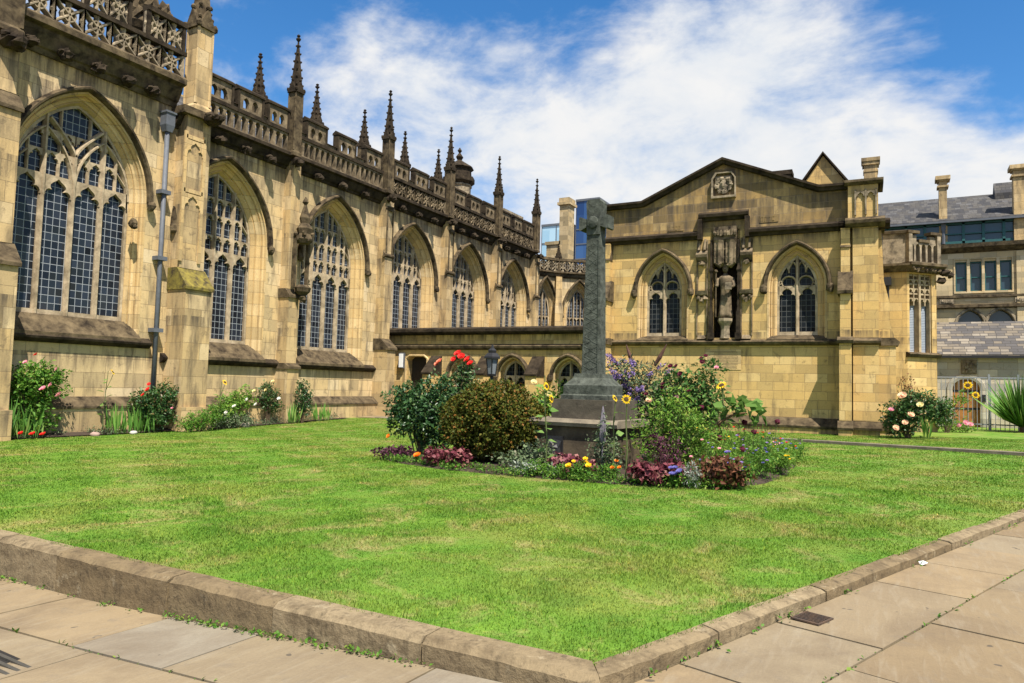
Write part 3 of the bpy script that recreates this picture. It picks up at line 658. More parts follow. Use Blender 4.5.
# statue niche
m = MB(); m.box(NX-.5, NX+.5, .55, .75, 3.3, 7.4); m.box(NX-.5, NX-.42, 0, .6, 3.4, 7.35); m.box(NX+.42, NX+.5, 0, .6, 3.4, 7.35)
for sg in (-1, 1):
    x = NX + sg*.48
    m.box(x-.07, x+.07, -.16, .02, 3.4, 4.35); m.box(x-.1, x+.1, -.2, .02, 3.36, 3.6); m.lathe([(.08, 4.35), (.055, 4.5), (.055, 5.75), (.1, 5.85), (.05, 6.0), (.045, 6.95)], x, -.08, 4, math.pi/4)
m.build('statue_niche', SOOT, lib)
m = MB(); m.box(NX-.40, NX+.40, -.12, .55, 6.97, 7.45)
for q in range(7): m.blob((NX - .36 + q*.12, -.18, 7.2), (.07, .05, .12), 4, .4, q)
m.build('canopy_frieze', PALED, lib)
m = MB()
for q in (-.2, .2):
    m.lathe([(.03, 5.95), (.2, 6.1), (.21, 6.85), (.24, 6.95)], NX + q, .02, 8)
    for i in range(5):
        a = math.pi*(1 + i/4); x, y = NX + q + .2*math.cos(a), .02 + .2*math.sin(a)
        m.box(x-.022, x+.022, y-.03, y+.02, 6.12, 6.85)
        for z in (6.3, 6.62): m.blob((x, y - .01, z), (.05, .03, .07), 4, .3, i + z)
    m.blob((NX + q, -.14, 6.06), (.1, .08, .08), 5, .4, q)
m.build('canopy', PALED, lib)
m = MB(); m.lathe([(.19, 3.4), (.17, 3.5), (.15, 3.75), (.17, 3.85), (.24, 3.98), (.26, 4.02), (.26, 4.12)], NX, .06, 8); m.build('pedestal', PALE, lib)
for sg in (-1, 1):                                       # blank niches beside the statue
    x = NX + sg*.78 - .03; m = MB()
    m.box(x-.2, x-.16, -.06, .02, 3.5, 7.0); m.box(x+.16, x+.2, -.06, .02, 3.5, 7.0)
    m.prof([(.02, 6.1), (-.22, 6.35), (-.24, 6.45), (-.04, 6.62), (.02, 6.62)], x - .2, x + .2); m.blob((x, -.1, 6.12), (.12, .12, .1), 5, .3, sg)
    for q in (-.1, .1): m.prof([(.02, 6.62), (-.2, 6.62), (-.02, 7.05), (.02, 7.05)], x + q - .035, x + q + .035)
    m.prof([(.02, 4.9), (-.2, 4.98), (-.24, 5.12), (.02, 5.14)], x - .22, x + .22)
    for q in (-.12, 0, .12): m.blob((x + q, -.12, 4.86 - (.08 if q == 0 else 0)), (.09, .09, .1), 5, .4, q + sg)
    m.prof([(.02, 3.36), (-.12, 3.38), (.02, 3.55)], x - .15, x + .15)
    m.build('bracket_niche', PALED, lib)
# corner pier and buttresses
def gbutt(x0, x1, back=.2):
    m = MB(); m.box(x0, x1, -.98, back, -.4, .36); m.box(x0 + .02, x1 - .02, -.84, back, .66, 3.16); m.box(x0 + .04, x1 - .04, -.62, back, 3.36, 4.85); m.box(x0 + .06, x1 - .06, -.32, back, 5.2, 7.05)
    b = m.build('buttress', GAB, lib)
    for pts, e in (([(.1, .36), (-1.02, .36), (-1.04, .44), (-.82, .66), (.1, .66)], .03), ([(.1, 3.16), (-.92, 3.16), (-.96, 3.26), (-.6, 3.4), (.1, 3.4)], .04), ([(.1, 4.8), (-.76, 4.8), (-.78, 4.9), (-.30, 5.6), (.1, 5.6)], .03), ([(.1, 6.4), (-.36, 6.4), (-.02, 7.0), (.1, 7.0)], -.04)):
        MB().prof(pts, x0 - e, x1 + e).build('weathering', SOOT2, b)
gbutt(1.22, 1.62); gbutt(-7.15, -6.72)
m = MB(); m.box(1.6, 2.42, -.36, .9, -.4, .36); m.box(1.64, 2.4, -.3, .9, .66, 7.05); m.box(1.5, 2.4, -.30, .9, 7.34, 8.5); m.build('corner_pier', GAB, lib)
for pts, x0, x1 in (([(.9, .36), (-.42, .36), (-.44, .44), (-.28, .66), (.9, .66)], 1.56, 2.46), ([(.9, 3.14), (-.34, 3.14), (-.46, 3.2), (-.48, 3.27), (-.3, 3.38), (.9, 3.38)], 1.56, 2.46), ([(.9, 7.02), (-.4, 7.04), (-.56, 7.14), (-.58, 7.24), (-.3, 7.38), (.9, 7.38)], 1.42, 2.6), ([(.9, 8.46), (-.36, 8.46), (-.48, 8.54), (-.48, 8.62), (-.1, 8.72), (.9, 8.72)], 1.4, 2.56)):
    MB().prof(pts, x0, x1).build('pier_moulding', SOOT2, lib)
m = MB()
for q in range(2): foil_head(m, 1.72 + q*.31, 2.03 + q*.31, 8.0, -.36, -.29); m.box(1.70 + q*.31, 1.75 + q*.31, -.37, -.29, 7.45, 8.3)
m.box(2.32, 2.37, -.37, -.29, 7.45, 8.3); m.build('panel_tracery', PALE, lib)
# return buttress to the right of the corner
m = MB(); m.box(2.35, 2.98, .1, .8, -.4, .36); m.box(2.38, 2.9, .12, .78, .6, 3.2)
def xprof(mb, pts, y0, y1):                              # profile in (x,z) run back along y
    return mb.plate([pts], y0, y1)
xprof(m, [(2.38, 3.3), (2.9, 3.3), (2.72, 3.9), (2.72, 4.6), (2.56, 5.3), (2.50, 7.0), (2.38, 7.0)], .14, .76); m.build('buttress', GAB, lib)
m = MB(); xprof(m, [(2.3, .36), (3.04, .36), (3.06, .44), (2.92, .66), (2.3, .66)], .06, .84); m.build('weathering', SOOT2, lib); m = MB(); xprof(m, [(2.3, 3.14), (2.98, 3.14), (3.02, 3.26), (2.86, 3.4), (2.3, 3.4)], .07, .83); m.build('weathering', SOOT2, lib)
m = MB(); m.box(2.36, 2.4, .3, 13, -.4, 8.4); m.build('side_wall', GAB, lib)
m = MB(); m.box(-7.05, -7.0, .3, 13, -.4, 8.4); m.build('side_wall', GAB, lib)
m = MB(); xprof(m, [(-7.0, 7.9), (2.35, 7.9), (-2.62, 9.55)], .6, 13); m.build('roof', SLATE, lib)
m = MB(); m.box(1.98, 2.40, .55, 1.0, 8.4, 9.36); m.box(1.93, 2.45, .5, 1.05, 9.36, 9.48); m.box(1.96, 2.42, .53, 1.02, 9.12, 9.18); m.box(1.90, 2.48, .47, 1.08, 9.48, 9.6); m.build('chimney', PIERM, lib)
m = MB(); xprof(m, [(-.25, 8.2), (1.5, 8.2), (1.5, 9.2), (.6, 10.45), (-.25, 9.2)], 2.5, 4.5); d = m.build('dormer', GAB, lib)
m = MB(); m.bar([(-.42, 9.08), (.6, 10.55), (1.66, 9.08)], .17, 2.34, 4.6); m.box(-.38, 1.62, 2.36, 2.6, 9.06, 9.22); m.box(-.42, -.22, 2.3, 2.7, 8.95, 9.12); m.box(1.46, 1.7, 2.3, 2.7, 8.95, 9.14); m.build('coping', SOOT, d)
m = MB(); m.box(-1.05, -.45, 1.6, 2.2, 8.4, 9.62); m.box(-1.1, -.4, 1.55, 2.25, 9.62, 9.78); m.build('vent_block', SOOT, lib)
# ================================================================== STATUE in the niche
st = thing('statue', 'weathered stone statue of a robed figure with a staff in the wall niche', 'statue', gpt(NX, -.08, 4.15), GR)
m = MB(); prof = [(.26, 0), (.23, .12), (.20, .45), (.17, .80), (.155, .98), (.20, 1.18), (.255, 1.38), (.235, 1.47), (.12, 1.54), (.07, 1.58), (.065, 1.64)]
rings = []
for r, z in prof:
    rings.append([((r*(1 + .20*math.sin(i*math.pi/2.4 + z*1.5)*(z < 1.0)))*math.cos(2*math.pi*i/24), .72*(r*(1 + .20*math.sin(i*math.pi/2.4 + z)*(z < 1.0)))*math.sin(2*math.pi*i/24), z) for i in range(24)])
m.skin(rings); m.build('figure', PALED, st, True)
m = MB(); m.blob((0, -.03, 1.76), (.105, .12, .14), 8, .05, 1); m.blob((0, -.15, 1.75), (.025, .03, .03), 4, 0); m.blob((0, .0, 1.83), (.125, .13, .11), 7, .2, 5); m.lathe([(.12, 1.86), (.13, 1.93), (.05, 1.97)], 0, 0, 8); m.build('head', PALED, st, True)
for sg in (-1, 1):
    m = MB(); m.tube([(sg*.22, 0, 1.42), (sg*.31, -.06, 1.15), (sg*.18, -.25, 1.02)] if sg > 0 else [(sg*.22, 0, 1.42), (sg*.32, -.05, 1.15), (sg*.27, -.25, 1.12)], [.09, .085, .05], 7); m.blob((sg*.18 if sg > 0 else -.27, -.27, 1.02 if sg > 0 else 1.13), .055, 5, .1); m.build('arm', PALED, st, True)
m = MB(); m.tube([(-.29, -.28, 0), (-.29, -.28, 1.62)], .028, 6); m.blob((-.29, -.28, 1.66), .06, 5, .2); m.build('staff', SOOT2, st)
m = MB(); m.box(.04, .26, -.34, -.27, .98, 1.24); m.build('book', PALE, st)

# ================================================================== LOW PASSAGE between the cathedral and the gabled building
pas = thing('cloister_passage', 'low flat-topped stone passage with small arched windows linking cathedral and gabled building', 'passage', (GX, GY, 0), GR)
PA = [Arch(-13.36, .52, 1.9, .66), Arch(-11.0, .52, 1.9, .66), Arch(-8.55, .52, 1.9, .66)]
door_h = [(-16.2, -.4), (-15.2, -.4), (-15.2, 2.55), (-15.35, 2.68), (-16.05, 2.68), (-16.2, 2.55)]
wall_mesh([(-17.3, -.5), (-7.1, -.5), (-7.1, 3.7), (-17.3, 3.7)], [a.full(.8, .12) for a in PA] + [door_h], .5).build('wall', GAB, pas).location = (0, .12, 0)
for a in PA:
    w = gothic_window(pas, a, .95, .12, .28, 2, 1.75, [], sub=False, sill_z=.8, glass=GLASS_B, mw=.09, hz=1.95)
    w.location = (0, .12, 0)
m = MB(); m.box(-17.3, -7.1, .0, .3, 3.62, 3.68); m.prof([(.3, 3.68), (-.16, 3.68), (-.2, 3.74), (-.2, 3.86), (.1, 3.95), (.7, 3.95), (.7, 3.68)], -17.35, -7.05); m.build('coping', SOOT, pas)
m = MB(); m.prof([(.2, 2.98), (.06, 2.98), (-.02, 3.06), (-.04, 3.14), (.1, 3.22), (.2, 3.22)], -17.3, -7.1); m.build('string_course', SOOT2, pas)
for x in (-14.68, -12.2, -9.85):
    m = MB(); m.box(x-.24, x+.24, -.62, .2, -.5, 1.95); b = m.build('buttress', GAB, pas)
    MB().prof([(.2, 1.9), (-.68, 1.9), (-.7, 1.98), (.1, 2.72), (.2, 2.72)], x-.27, x+.27).build('weathering', SOOT, b)
m = MB(); m.box(-16.3, -15.1, .5, .6, -.4, 2.75); d = m.build('door', plain('dark_oak', (.03, .022, .015), .7, .4, 6), pas)
m = MB(); m.bar([(-16.26, -.4), (-16.26, 2.6), (-16.08, 2.74), (-15.32, 2.74), (-15.14, 2.6), (-15.14, -.4)], .12, .05, .3); m.build('door_frame', GOLDJ, pas)
m = MB(); m.prof([(.6, 3.7), (.6, 3.85), (3.5, 3.9), (3.5, 3.7)], -17.3, -7.1); m.build('roof', SLATE, pas)
wl = thing('wall_lamp', 'small white bulkhead lamp fixed to the stone beside the dark passage door', 'lamp', gpt(-16.42, .0, 2.2), GR)
MB().box(-.09, .09, -.10, .1, 0, .6).build('lamp_body', plain('white_plastic', (.75, .75, .73), .4, .05, 4, None, 0), wl); MB().box(-.11, .11, -.03, .1, -.04, .64).build('back_plate', LEADP, wl)

# ================================================================== WING with the canted bay, right of the gabled building
wing = thing('canted_bay_building', 'pale stone canted bay with battlemented balcony above a tall blinded window', 'building', (.33, 29.5, 0))
m = MB(); m.box(-.75, 0, 0, 4, -.4, 6.1); m.build('wall', GAB, wing)
m = MB(); m.box(-.78, .04, -.05, 3, 6.25, 7.42); m.build('parapet_wall', PALE, wing)
m = MB(); m.prof([(.1, 6.0), (-.12, 6.0), (-.3, 6.2), (-.3, 6.28), (.1, 6.3)], -.78, .16); m.build('cornice', SOOT2, wing); m = MB(); m.prof([(.3, 7.4), (-.12, 7.4), (-.14, 7.5), (.3, 7.6)], -.8, .08); m.build('coping', SOOT2, wing)
def canted(o): o.rotation_euler = (0, 0, R(45)); return o
canted(wall_mesh([(0, -.4), (1.34, -.4), (1.34, 6.1), (0, 6.1)], [[(.1, 3.1), (1.12, 3.1), (1.12, 5.95), (.1, 5.95)]], .5).build('canted_wall', GAB, wing))
m = MB(); m.box(.1, 1.12, .26, .32, 3.1, 4.85); win = canted(m.build('window', plain('blue_grey_blind', (.20, .235, .29), .6, .2, 3, None, .05), wing))
m = MB()
for q in range(4):
    xl = .1 + q*.255
    for z in (4.9, 5.25, 5.58):
        foil_head(m, xl + .01, xl + .245, z, .06, .2); m.box(xl + .01, xl + .245, .08, .2, z + .3, z + .36)
    m.box(xl - .02, xl + .02, .05, .22, 4.8, 5.95)
m.box(.56, .66, .03, .3, 3.1, 5.95); m.box(1.08, 1.12, .05, .22, 3.1, 5.95); m.box(.1, .14, .05, .22, 3.1, 5.95); m.build('tracery', TRACD, win)
m = MB(); m.box(.1, 1.12, .3, .34, 4.85, 5.95); m.build('glass', GLASS_B, win)
for z in range(24): pass
m = MB()
for z in range(29): m.box(.14, .56, .245, .262, 3.12 + z*.06, 3.165 + z*.06); m.box(.66, 1.08, .245, .262, 3.12 + z*.06, 3.165 + z*.06)
m.build('slats', plain('pale_blue_slat', (.33, .37, .43), .5, .1, 3, None, 0), win)
m = MB(); m.prof([(.1, 2.9), (-.1, 2.92), (-.16, 3.02), (-.02, 3.1), (.1, 3.1)], -.04, 1.42); canted(m.build('sill_course', SOOT2, wing))
m = MB(); m.prof([(.1, 6.0), (-.1, 6.0), (-.22, 6.15), (-.34, 6.22), (-.34, 6.32), (.1, 6.34)], -.14, 1.5)
for q in range(7): m.blob((.05 + q*.2, -.18, 6.08), (.1, .12, .1), 5, .4, q)
canted(m.build('balcony_cornice', SOOT2, wing))
m = MB(); pierced_arcade(m, 0, 1.34, 6.34, 7.1, .27, -.1, .06)
for xl, xr in ((0, .36), (.98, 1.34)): m.box(xl, xr, -.08, .04, 7.1, 7.34)
m.box(-.06, .1, -.16, .1, 6.3, 7.4); m.box(1.24, 1.4, -.16, .1, 6.3, 7.4); p = canted(m.build('parapet', PALE, wing))
m = MB(); m.box(-.1, .42, -.18, .12, 7.4, 7.5); m.box(.92, 1.44, -.18, .12, 7.4, 7.5); m.box(.42, .92, -.15, .1, 7.1, 7.2); m.build('coping', SOOT2, p)
m = MB(); m.blob((1.55, -.15, 6.05), (.3, .14, .14), 6, .35, 5); m.blob((1.85, -.15, 5.98), (.14, .12, .12), 5, .3, 6); m.blob((1.5, -.1, 5.75), (.2, .12, .14), 5, .3, 8); canted(m.build('gargoyle', SOOT, wing))
m = MB(); m.box(.9, .95, .93, 6, -.4, 7.0); m.build('return_wall', GAB, wing); m = MB(); m.box(-.74, .9, .96, 6, 6.3, 6.5); m.build('roof', SLATE, wing)
m = MB(); m.tube([(-.62, -.12, .3), (-.62, -.12, 5.5)], .05, 6); m.box(-.74, -.5, -.26, -.02, 5.5, 5.8); m.build('downpipe', BLACK, wing)

# ================================================================== OUTBUILDING with the slate lean-to roof
LY = 36.5
out_b = thing('lean_to_outbuilding', 'grey stone outbuilding with a deep slate lean-to roof and an orange arched door', 'outbuilding', (0, LY, 0))
OUTS = ashlar('ashlar_outbuilding', (.40, .375, .32), (.54, .51, .45), bw=.7, bh=.3, seed=8, sootmin=.6)
dz = .28; DA = Arch(2.6, .5, 1.85, .44)
wall_mesh([(.6, -.4), (9, -.4), (9, 3.3), (.6, 3.3)], [DA.full(dz - .6, 0)], .5).build('wall', OUTS, out_b)
MB().prof([(-.3, 3.26), (-.3, 3.36), (2.6, 5.0), (2.6, 4.9)], .6, 9).build('roof', ashlar('stone_slates', (.09, .085, .085), (.26, .23, .19), soot=(.05, .05, .055), bw=.42, bh=.13, seed=11, mortar=(.03, .03, .03), ms=.012, sootmix=.6), out_b)
MB().box(.6, 9, -.34, -.24, 3.2, 3.3).build('gutter', BLACK, out_b)
m = MB()
for i in range(5): m.box(2.1 + i*.2, 2.29 + i*.2, .18, .24, dz - .1, 2.4)
dd = m.build('door', plain('orange_wood', (.42, .19, .05), .6, .3, 5, (.24, .10, .03), .2), out_b)
m = MB(); m.box(2.1, 3.1, .165, .178, 1.0, 1.08); m.box(2.1, 3.1, .165, .178, 1.75, 1.83); m.build('strap', BLACK, dd)
m = MB(); arch_sweep(m, DA, [(.0, .02), (0, -.02), (.1, -.05), (.2, -.05), (.22, .02)], dz); m.build('door_surround', OUTS, out_b)
m = MB(); m.box(2.42, 3.0, -.04, .05, 2.52, 3.12); m.box(2.46, 2.96, -.07, -.03, 2.56, 3.08)
for q in range(9): m.blob((2.71 + .16*math.cos(q*2.4)*(q/9+.3), -.08, 2.82 + .18*math.sin(q*2.4)*(q/9+.3)), (.07, .05, .07), 4, .4, q)
m.build('carved_plaque', PALE, out_b)
MB().box(3.15, 3.3, -.1, .02, 1.35, 1.65).build('letter_box', BLACK, out_b)

# ================================================================== OFFICE BUILDING far right
OY = 55.0
off = thing('office_building', 'long stone office block with slate mansard, green-framed dormer glazing and tall chimneys', 'office building', (0, OY, 0))
OFS = ashlar('ashlar_office', (.46, .37, .22), (.58, .48, .32), bw=.9, bh=.35, seed=12, sootmin=.66, sootmix=.35)
groups = [(3.40, 4.84), (5.02, 6.46), (-1.2, .24), (.6, 2.04), (7.6, 9.04), (9.3, 10.74)]
holes = []
for a, b in groups: holes += [[(a, 8.42), (a + .62, 8.42), (a + .62, 10.36), (a, 10.36)], [(b - .62, 8.42), (b, 8.42), (b, 10.36), (b - .62, 10.36)]]
arcs = [Arch(4.2, .72, 6.2, .98), Arch(5.85, .72, 6.2, .98), Arch(8.5, .72, 6.2, .98)]
wall_mesh([(-6, -.4), (22, -.4), (22, 11.3), (-6, 11.3)], holes + [a.full(5.0, 0) for a in arcs], .7).build('wall', OFS, off)
GLZ = Mat('office_glass'); GLZ.b.inputs['Base Color'].default_value = (.03, .06, .08, 1); GLZ.b.inputs['Roughness'].default_value = .06; GLZ = GLZ.m
GRNF = plain('green_frame', (.025, .10, .10), .5, .2, 6, None, 0)
for a, b in groups:
    for x in (a, b - .62):
        m = MB(); m.box(x, x + .07, .12, .24, 8.42, 10.36); m.box(x + .55, x + .62, .12, .24, 8.42, 10.36); m.box(x + .07, x + .55, .12, .24, 8.42, 8.5); m.box(x + .07, x + .55, .12, .24, 10.28, 10.36); m.box(x + .07, x + .55, .13, .23, 9.3, 9.37)
        w = m.build('window', GRNF, off); MB().box(x, x + .62, .25, .28, 8.42, 10.36).build('pane', GLZ, w)
m = MB()
for a, b in groups: m = MB(); m.box(a - .09, a - .02, -.06, .1, 8.3, 10.5); m.box(b + .02, b + .09, -.06, .1, 8.3, 10.5); m.box((a+b)/2 - .08, (a+b)/2 + .08, -.06, .1, 8.3, 10.5); m.box(a - .09, b + .09, -.08, .1, 10.5, 10.62); m.box(a - .09, b + .09, -.1, .1, 8.28, 8.38); m.build('window_surround', OFS, off)
pass
for a in arcs:
    m = MB(); arch_sweep(m, a, [(.0, .3), (0, -.02), (.05, -.08), (.16, -.08), (.2, .02)], 5.0); w = m.build('arched_window', PALE, off); MB().plate([a.full(5.0, -.004)], .35, .4).build('pane', GLZ, w)
m = MB(); m.prof([(.1, 10.9), (-.2, 11.05), (-.5, 11.25), (-.55, 11.5), (.1, 11.6)], -6, 22); m.prof([(.1, 7.95), (-.15, 8.0), (-.15, 8.15), (.1, 8.2)], -6, 22); m.prof([(.1, 7.25), (-.25, 7.35), (-.25, 7.55), (.1, 7.6)], -6, 22); m.build('cornice', SOOT2, off)
for x in (2.9, 7.0): m = MB(); m.box(x-.4, x+.4, -.12, .1, 7.62, 7.94); [m.blob((x-.25+q*.12, -.14, 7.78), (.09, .06, .12), 4, .4, q) for q in range(5)]; m.build('carved_panel', PALE, off)
for x in (1.95, 6.95): MB().box(x-.25, x+.25, -.14, .1, 0, 10.9).build('pilaster', OFS, off)
m = MB()
for i in range(22):
    x = -5 + i*1.1
    m.box(x, x + .16, -.05, .1, 11.6, 13.0)
m.box(-5, 20, -.05, .1, 11.55, 11.75); m.box(-5, 20, -.05, .1, 12.85, 13.05); m.box(-5, 20, -.03, .1, 12.2, 12.28); dw = m.build('dormer_glazing', GRNF, off); MB().box(-5, 20, .12, .16, 11.6, 13.0).build('pane', GLZ, dw)
MB().prof([(-.35, 13.02), (-.35, 13.14), (5, 15.9), (5, 15.7)], -6, 22).build('roof', SLATE, off)
MB().box(-6, 22, -.45, -.3, 12.95, 13.08).build('gutter', LEADP, off)
def chim(x0, x1, y0, zb, zt):
    m = MB(); m.box(x0, x1, y0, y0 + .7, zb, zt); m.box(x0 - .1, x1 + .1, y0 - .1, y0 + .8, zt - .75, zt - .62); m.box(x0 - .08, x1 + .08, y0 - .08, y0 + .78, zt - .35, zt - .25); m.box(x0 - .2, x1 + .2, y0 - .2, y0 + .9, zt - .25, zt); m.build('chimney', PIERM, off)
chim(2.52, 2.98, 0, 11.5, 16.2); chim(6.6, 8.0, -.2, 11.3, 16.4)
m = MB(); m.prof([(3.6, 14.9), (3.6, 15.6), (4.4, 16.5), (5.0, 15.6)], 6.0, 9.5); m.build('dormer', SLATE, off)
m = MB(); m.tube([(2.75, -.12, 11.6), (2.75, -.12, 12.95)], .1, 6); m.box(2.62, 2.88, -.2, 0, 12.5, 12.95); m.build('downpipe', LEADP, off)
# glass towers in the distance
def tower(name, label, x0, x1, y, zt, c1, c2, fl):
    t = thing(name, label, 'tower', (0, y, 0)); m = MB(); m.box(x0, x1, 0, 14, -1, zt)
    k = Mat(name + '_glass'); tc = k.n('ShaderNodeTexCoord'); sp = k.n('ShaderNodeSeparateXYZ'); k.l(tc.outputs['Object'], sp.inputs[0])
    cb = k.n('ShaderNodeCombineXYZ'); k.l(k.math('FLOOR', k.math('DIVIDE', sp.outputs[0], 1.9)), cb.inputs[0]); k.l(k.math('FLOOR', k.math('DIVIDE', sp.outputs[2], fl)), cb.inputs[1])
    wn = k.n('ShaderNodeTexWhiteNoise'); k.l(cb.outputs[0], wn.inputs['Vector']); k.l(k.mix(wn.outputs['Value'], c1, c2), k.b.inputs['Base Color']); k.b.inputs['Roughness'].default_value = .15
    m.build('curtain_wall', k.m, t); m = MB()
    for i in range(int(zt/fl)): m.box(x0 - .05, x1 + .05, -.12, 0, i*fl, i*fl + .25)
    for i in range(int((x1-x0)/3.8) + 1): m.box(x0 + i*3.8 - .06, x0 + i*3.8 + .06, -.14, .0, -1, zt)
    m.build('mullions', LEADP, t); MB().box(x0 - .1, x1 + .1, -.2, 14.1, zt, zt + .5).build('roof_edge', LEADP, t)
tower('glass_tower', 'distant dark blue glass tower between the stone stack and the cross', -64.6, -59.0, 150, 44.0, (.008, .03, .11), (.035, .09, .22), 3.4)
tower('glass_tower', 'distant pale glazed tower just left of the stone stack above the parapet', -74.2, -67.0, 152, 39.4, (.25, .42, .55), (.40, .56, .66), 3.2)
MB().box(-1, 1, 0, .1, 0, 1)

# ================================================================== GROUND
def sst(a, b, x): t = min(1, max(0, (x-a)/(b-a))); return t*t*(3-2*t)
def gz(x, y):
    return .018*(min(max(x, -22), 14) + 11.5) + .20*sst(14, 25, y)*sst(-10, -18, x)
def pz(x):
    P_ = [(-60, -.30), (-7, -.24), (-5.2, -.18), (-2.6, .01), (-1.5, .085), (-.5, .125), (1.3, .165), (14, .40), (60, .42)]
    for (a, za), (b, zb) in zip(P_, P_[1:]):
        if a <= x <= b: return za + (zb-za)*(x-a)/(b-a)
    return P_[-1][1]
KC = Vector((-1.29, 3.31)); KL = Vector((-23.0, 4.60)); KR = Vector((11.75, 38.6))     # inner (lawn) edge of the kerb
dL = (KL-KC).normalized(); dR = (KR-KC).normalized(); nL = Vector((dL.y, -dL.x)); nR = Vector((-dR.y, dR.x))*-1
if nL.y > 0: nL = -nL
if nR.x < 0: nR = -nR
gm = Mat('far_ground'); gm.b.inputs['Base Color'].default_value = (.16, .14, .11, 1); gm.b.inputs['Roughness'].default_value = .9
g = MB(); g.add([(-1500, -1500, -1.0), (1500, -1500, -1.0), (1500, 1500, -1.0), (-1500, 1500, -1.0)], [(0, 1, 2, 3)]); struct(g.build('ground', gm.m))
# lawn colour: one world-space pattern shared by turf and blades
def lawn_mat(name, blades):
    k = Mat(name); geo = k.n('ShaderNodeNewGeometry'); p = geo.outputs['Position']
    a = k.noise(p, .55, 5, .6, .5); b = k.noise(p, 2.3, 5, .65, .3); c = k.noise(p, 14, 4, .7); d = k.noise(p, .23, 3, .5)
    col = k.mix(k.rng(b, .32, .68), (.068, .160, .014), (.128, .238, .026))
    col = k.mix(k.rng(a, .46, .64, 0, .6), col, (.205, .225, .048))
    col = k.mix(k.rng(d, .54, .72, 0, .12), col, (.045, .12, .014))
    dry = k.noise(p, 1.3, 7, .72, .9); col = k.mix(k.rng(dry, .51, .68, 0, .8), col, (.31, .25, .11)); dk = k.noise(p, 3.1, 5, .7, .6); col = k.mix(k.rng(dk, .54, .70, 0, .32), col, (.04, .105, .014))
    col = k.mix(.55, col, k.mix(c, (.45, .5, .4), (1.4, 1.35, 1.3)), 'MULTIPLY')
    if blades:
        r = k.n('ShaderNodeValToRGB'); k.l(geo.outputs['Random Per Island'], r.inputs[0]); e = r.color_ramp.elements
        e[0].color = (.62, .66, .6, 1); e[1].color = (1.5, 1.42, 1.3, 1); e[1].position = .9; x = e.new(.965); x.color = (2.4, 1.7, 1.6, 1)
        col = k.mix(1.0, col, r.outputs[0], 'MULTIPLY')
        tr = k.n('ShaderNodeBsdfTranslucent'); k.l(col, tr.inputs[0]); ms = k.n('ShaderNodeMixShader'); ms.inputs[0].default_value = .35
        k.l(k.b.outputs[0], ms.inputs[1]); k.l(tr.outputs[0], ms.inputs[2]); k.l(ms.outputs[0], k.o.inputs[0])
    else: k.bump(k.math('ADD', c, b), .8, .03)
    k.l(col, k.b.inputs['Base Color']); k.b.inputs['Roughness'].default_value = .7; k.b.inputs['Specular IOR Level'].default_value = .2; return k.m
def in_lawn(x, y):
    v = Vector((x, y)) - KC
    return v.dot(-nL) > 0 and v.dot(-nR) > 0 and x > -19.45
nx, ny = 72, 84; m = MB(); 
for j in range(ny+1):
    for i in range(nx+1):
        u, v = i/nx, j/ny
        rr_ = KC + dR*(v*35.4); ll_ = Vector((-20.1, 4.427 + v*32)); x, y = rr_.lerp(ll_, u)
        m.v.append((x, y, gz(x, y)))
for j in range(ny):
    for i in range(nx):
        a = j*(nx+1) + i; m.f.append((a, a + nx + 1, a + nx + 2, a + 1))
struct(m.build('lawn', lawn_mat('turf', False)))
soil = plain('soil', (.06, .042, .028), .95, .4, 7, (.03, .021, .015), .8)
m = MB(); pts = [(-20.2, 4.4), (-19.3, 4.4), (-19.25, 9), (-19.15, 12), (-19.3, 14), (-19.1, 16), (-19.25, 19), (-19.3, 22.5), (-20.2, 22.5)]
m.add([(x, y, gz(x, y) + .03) for x, y in pts], [tuple(range(len(pts)))]); struct(m.build('border_soil', soil))
BED = [(-8.9, 11.0), (-8.1, 10.45), (-6.9, 10.0), (-5.7, 9.8), (-4.6, 9.7), (-3.6, 9.65), (-2.7, 9.65), (-1.95, 9.95), (-1.5, 11.0), (-1.35, 12.5), (-1.45, 14.6), (-2.2, 15.6), (-3.6, 15.6), (-5.2, 14.4), (-7.0, 13.8), (-8.6, 12.9)]
BED_S = [(-5.0 + (x+5.0)*.93, 12.2 + (y-12.2)*.93) for x, y in BED]
def in_poly(x, y, P_):
    c = False; j = len(P_) - 1
    for i in range(len(P_)):
        if (P_[i][1] > y) != (P_[j][1] > y) and x < (P_[j][0]-P_[i][0])*(y-P_[i][1])/(P_[j][1]-P_[i][1]) + P_[i][0]: c = not c
        j = i
    return c
m = MB(); cx, cy = -5.0, 12.2; rings = []
for t, h in ((.94, .002), (.88, .05), (.5, .08), (.02, .08)):
    rings.append([(cx + (x-cx)*t, cy + (y-cy)*t, gz(cx + (x-cx)*t, cy + (y-cy)*t) + h) for x, y in BED])
m.skin(rings); struct(m.build('flower_bed', soil))
pave = Mat('york_stone'); k = pave
geo = k.n('ShaderNodeNewGeometry'); rp = k.n('ShaderNodeValToRGB'); k.l(geo.outputs['Random Per Island'], rp.inputs[0]); e = rp.color_ramp.elements
e[0].color = (.20, .145, .08, 1); e[1].color = (.23, .205, .16, 1); x = e.new(.35); x.color = (.225, .18, .115, 1); x = e.new(.6); x.color = (.25, .185, .105, 1); x = e.new(.8); x.color = (.205, .16, .10, 1)
p = geo.outputs['Position']; n_a = k.noise(p, 1.6, 6, .65, .5); n_b = k.noise(p, 60, 3, .6); n_c = k.noise(p, 5, 6, .7, .6)
col = k.mix(k.rng(n_a, .42, .7, 0, .65), rp.outputs[0], (.13, .095, .06)); col = k.mix(k.rng(n_c, .56, .72, 0, .5), col, (.15, .125, .095))
spots = k.noise(p, 9, 2, .4); col = k.mix(k.rng(spots, .735, .75, 0, .7), col, (.05, .045, .04))
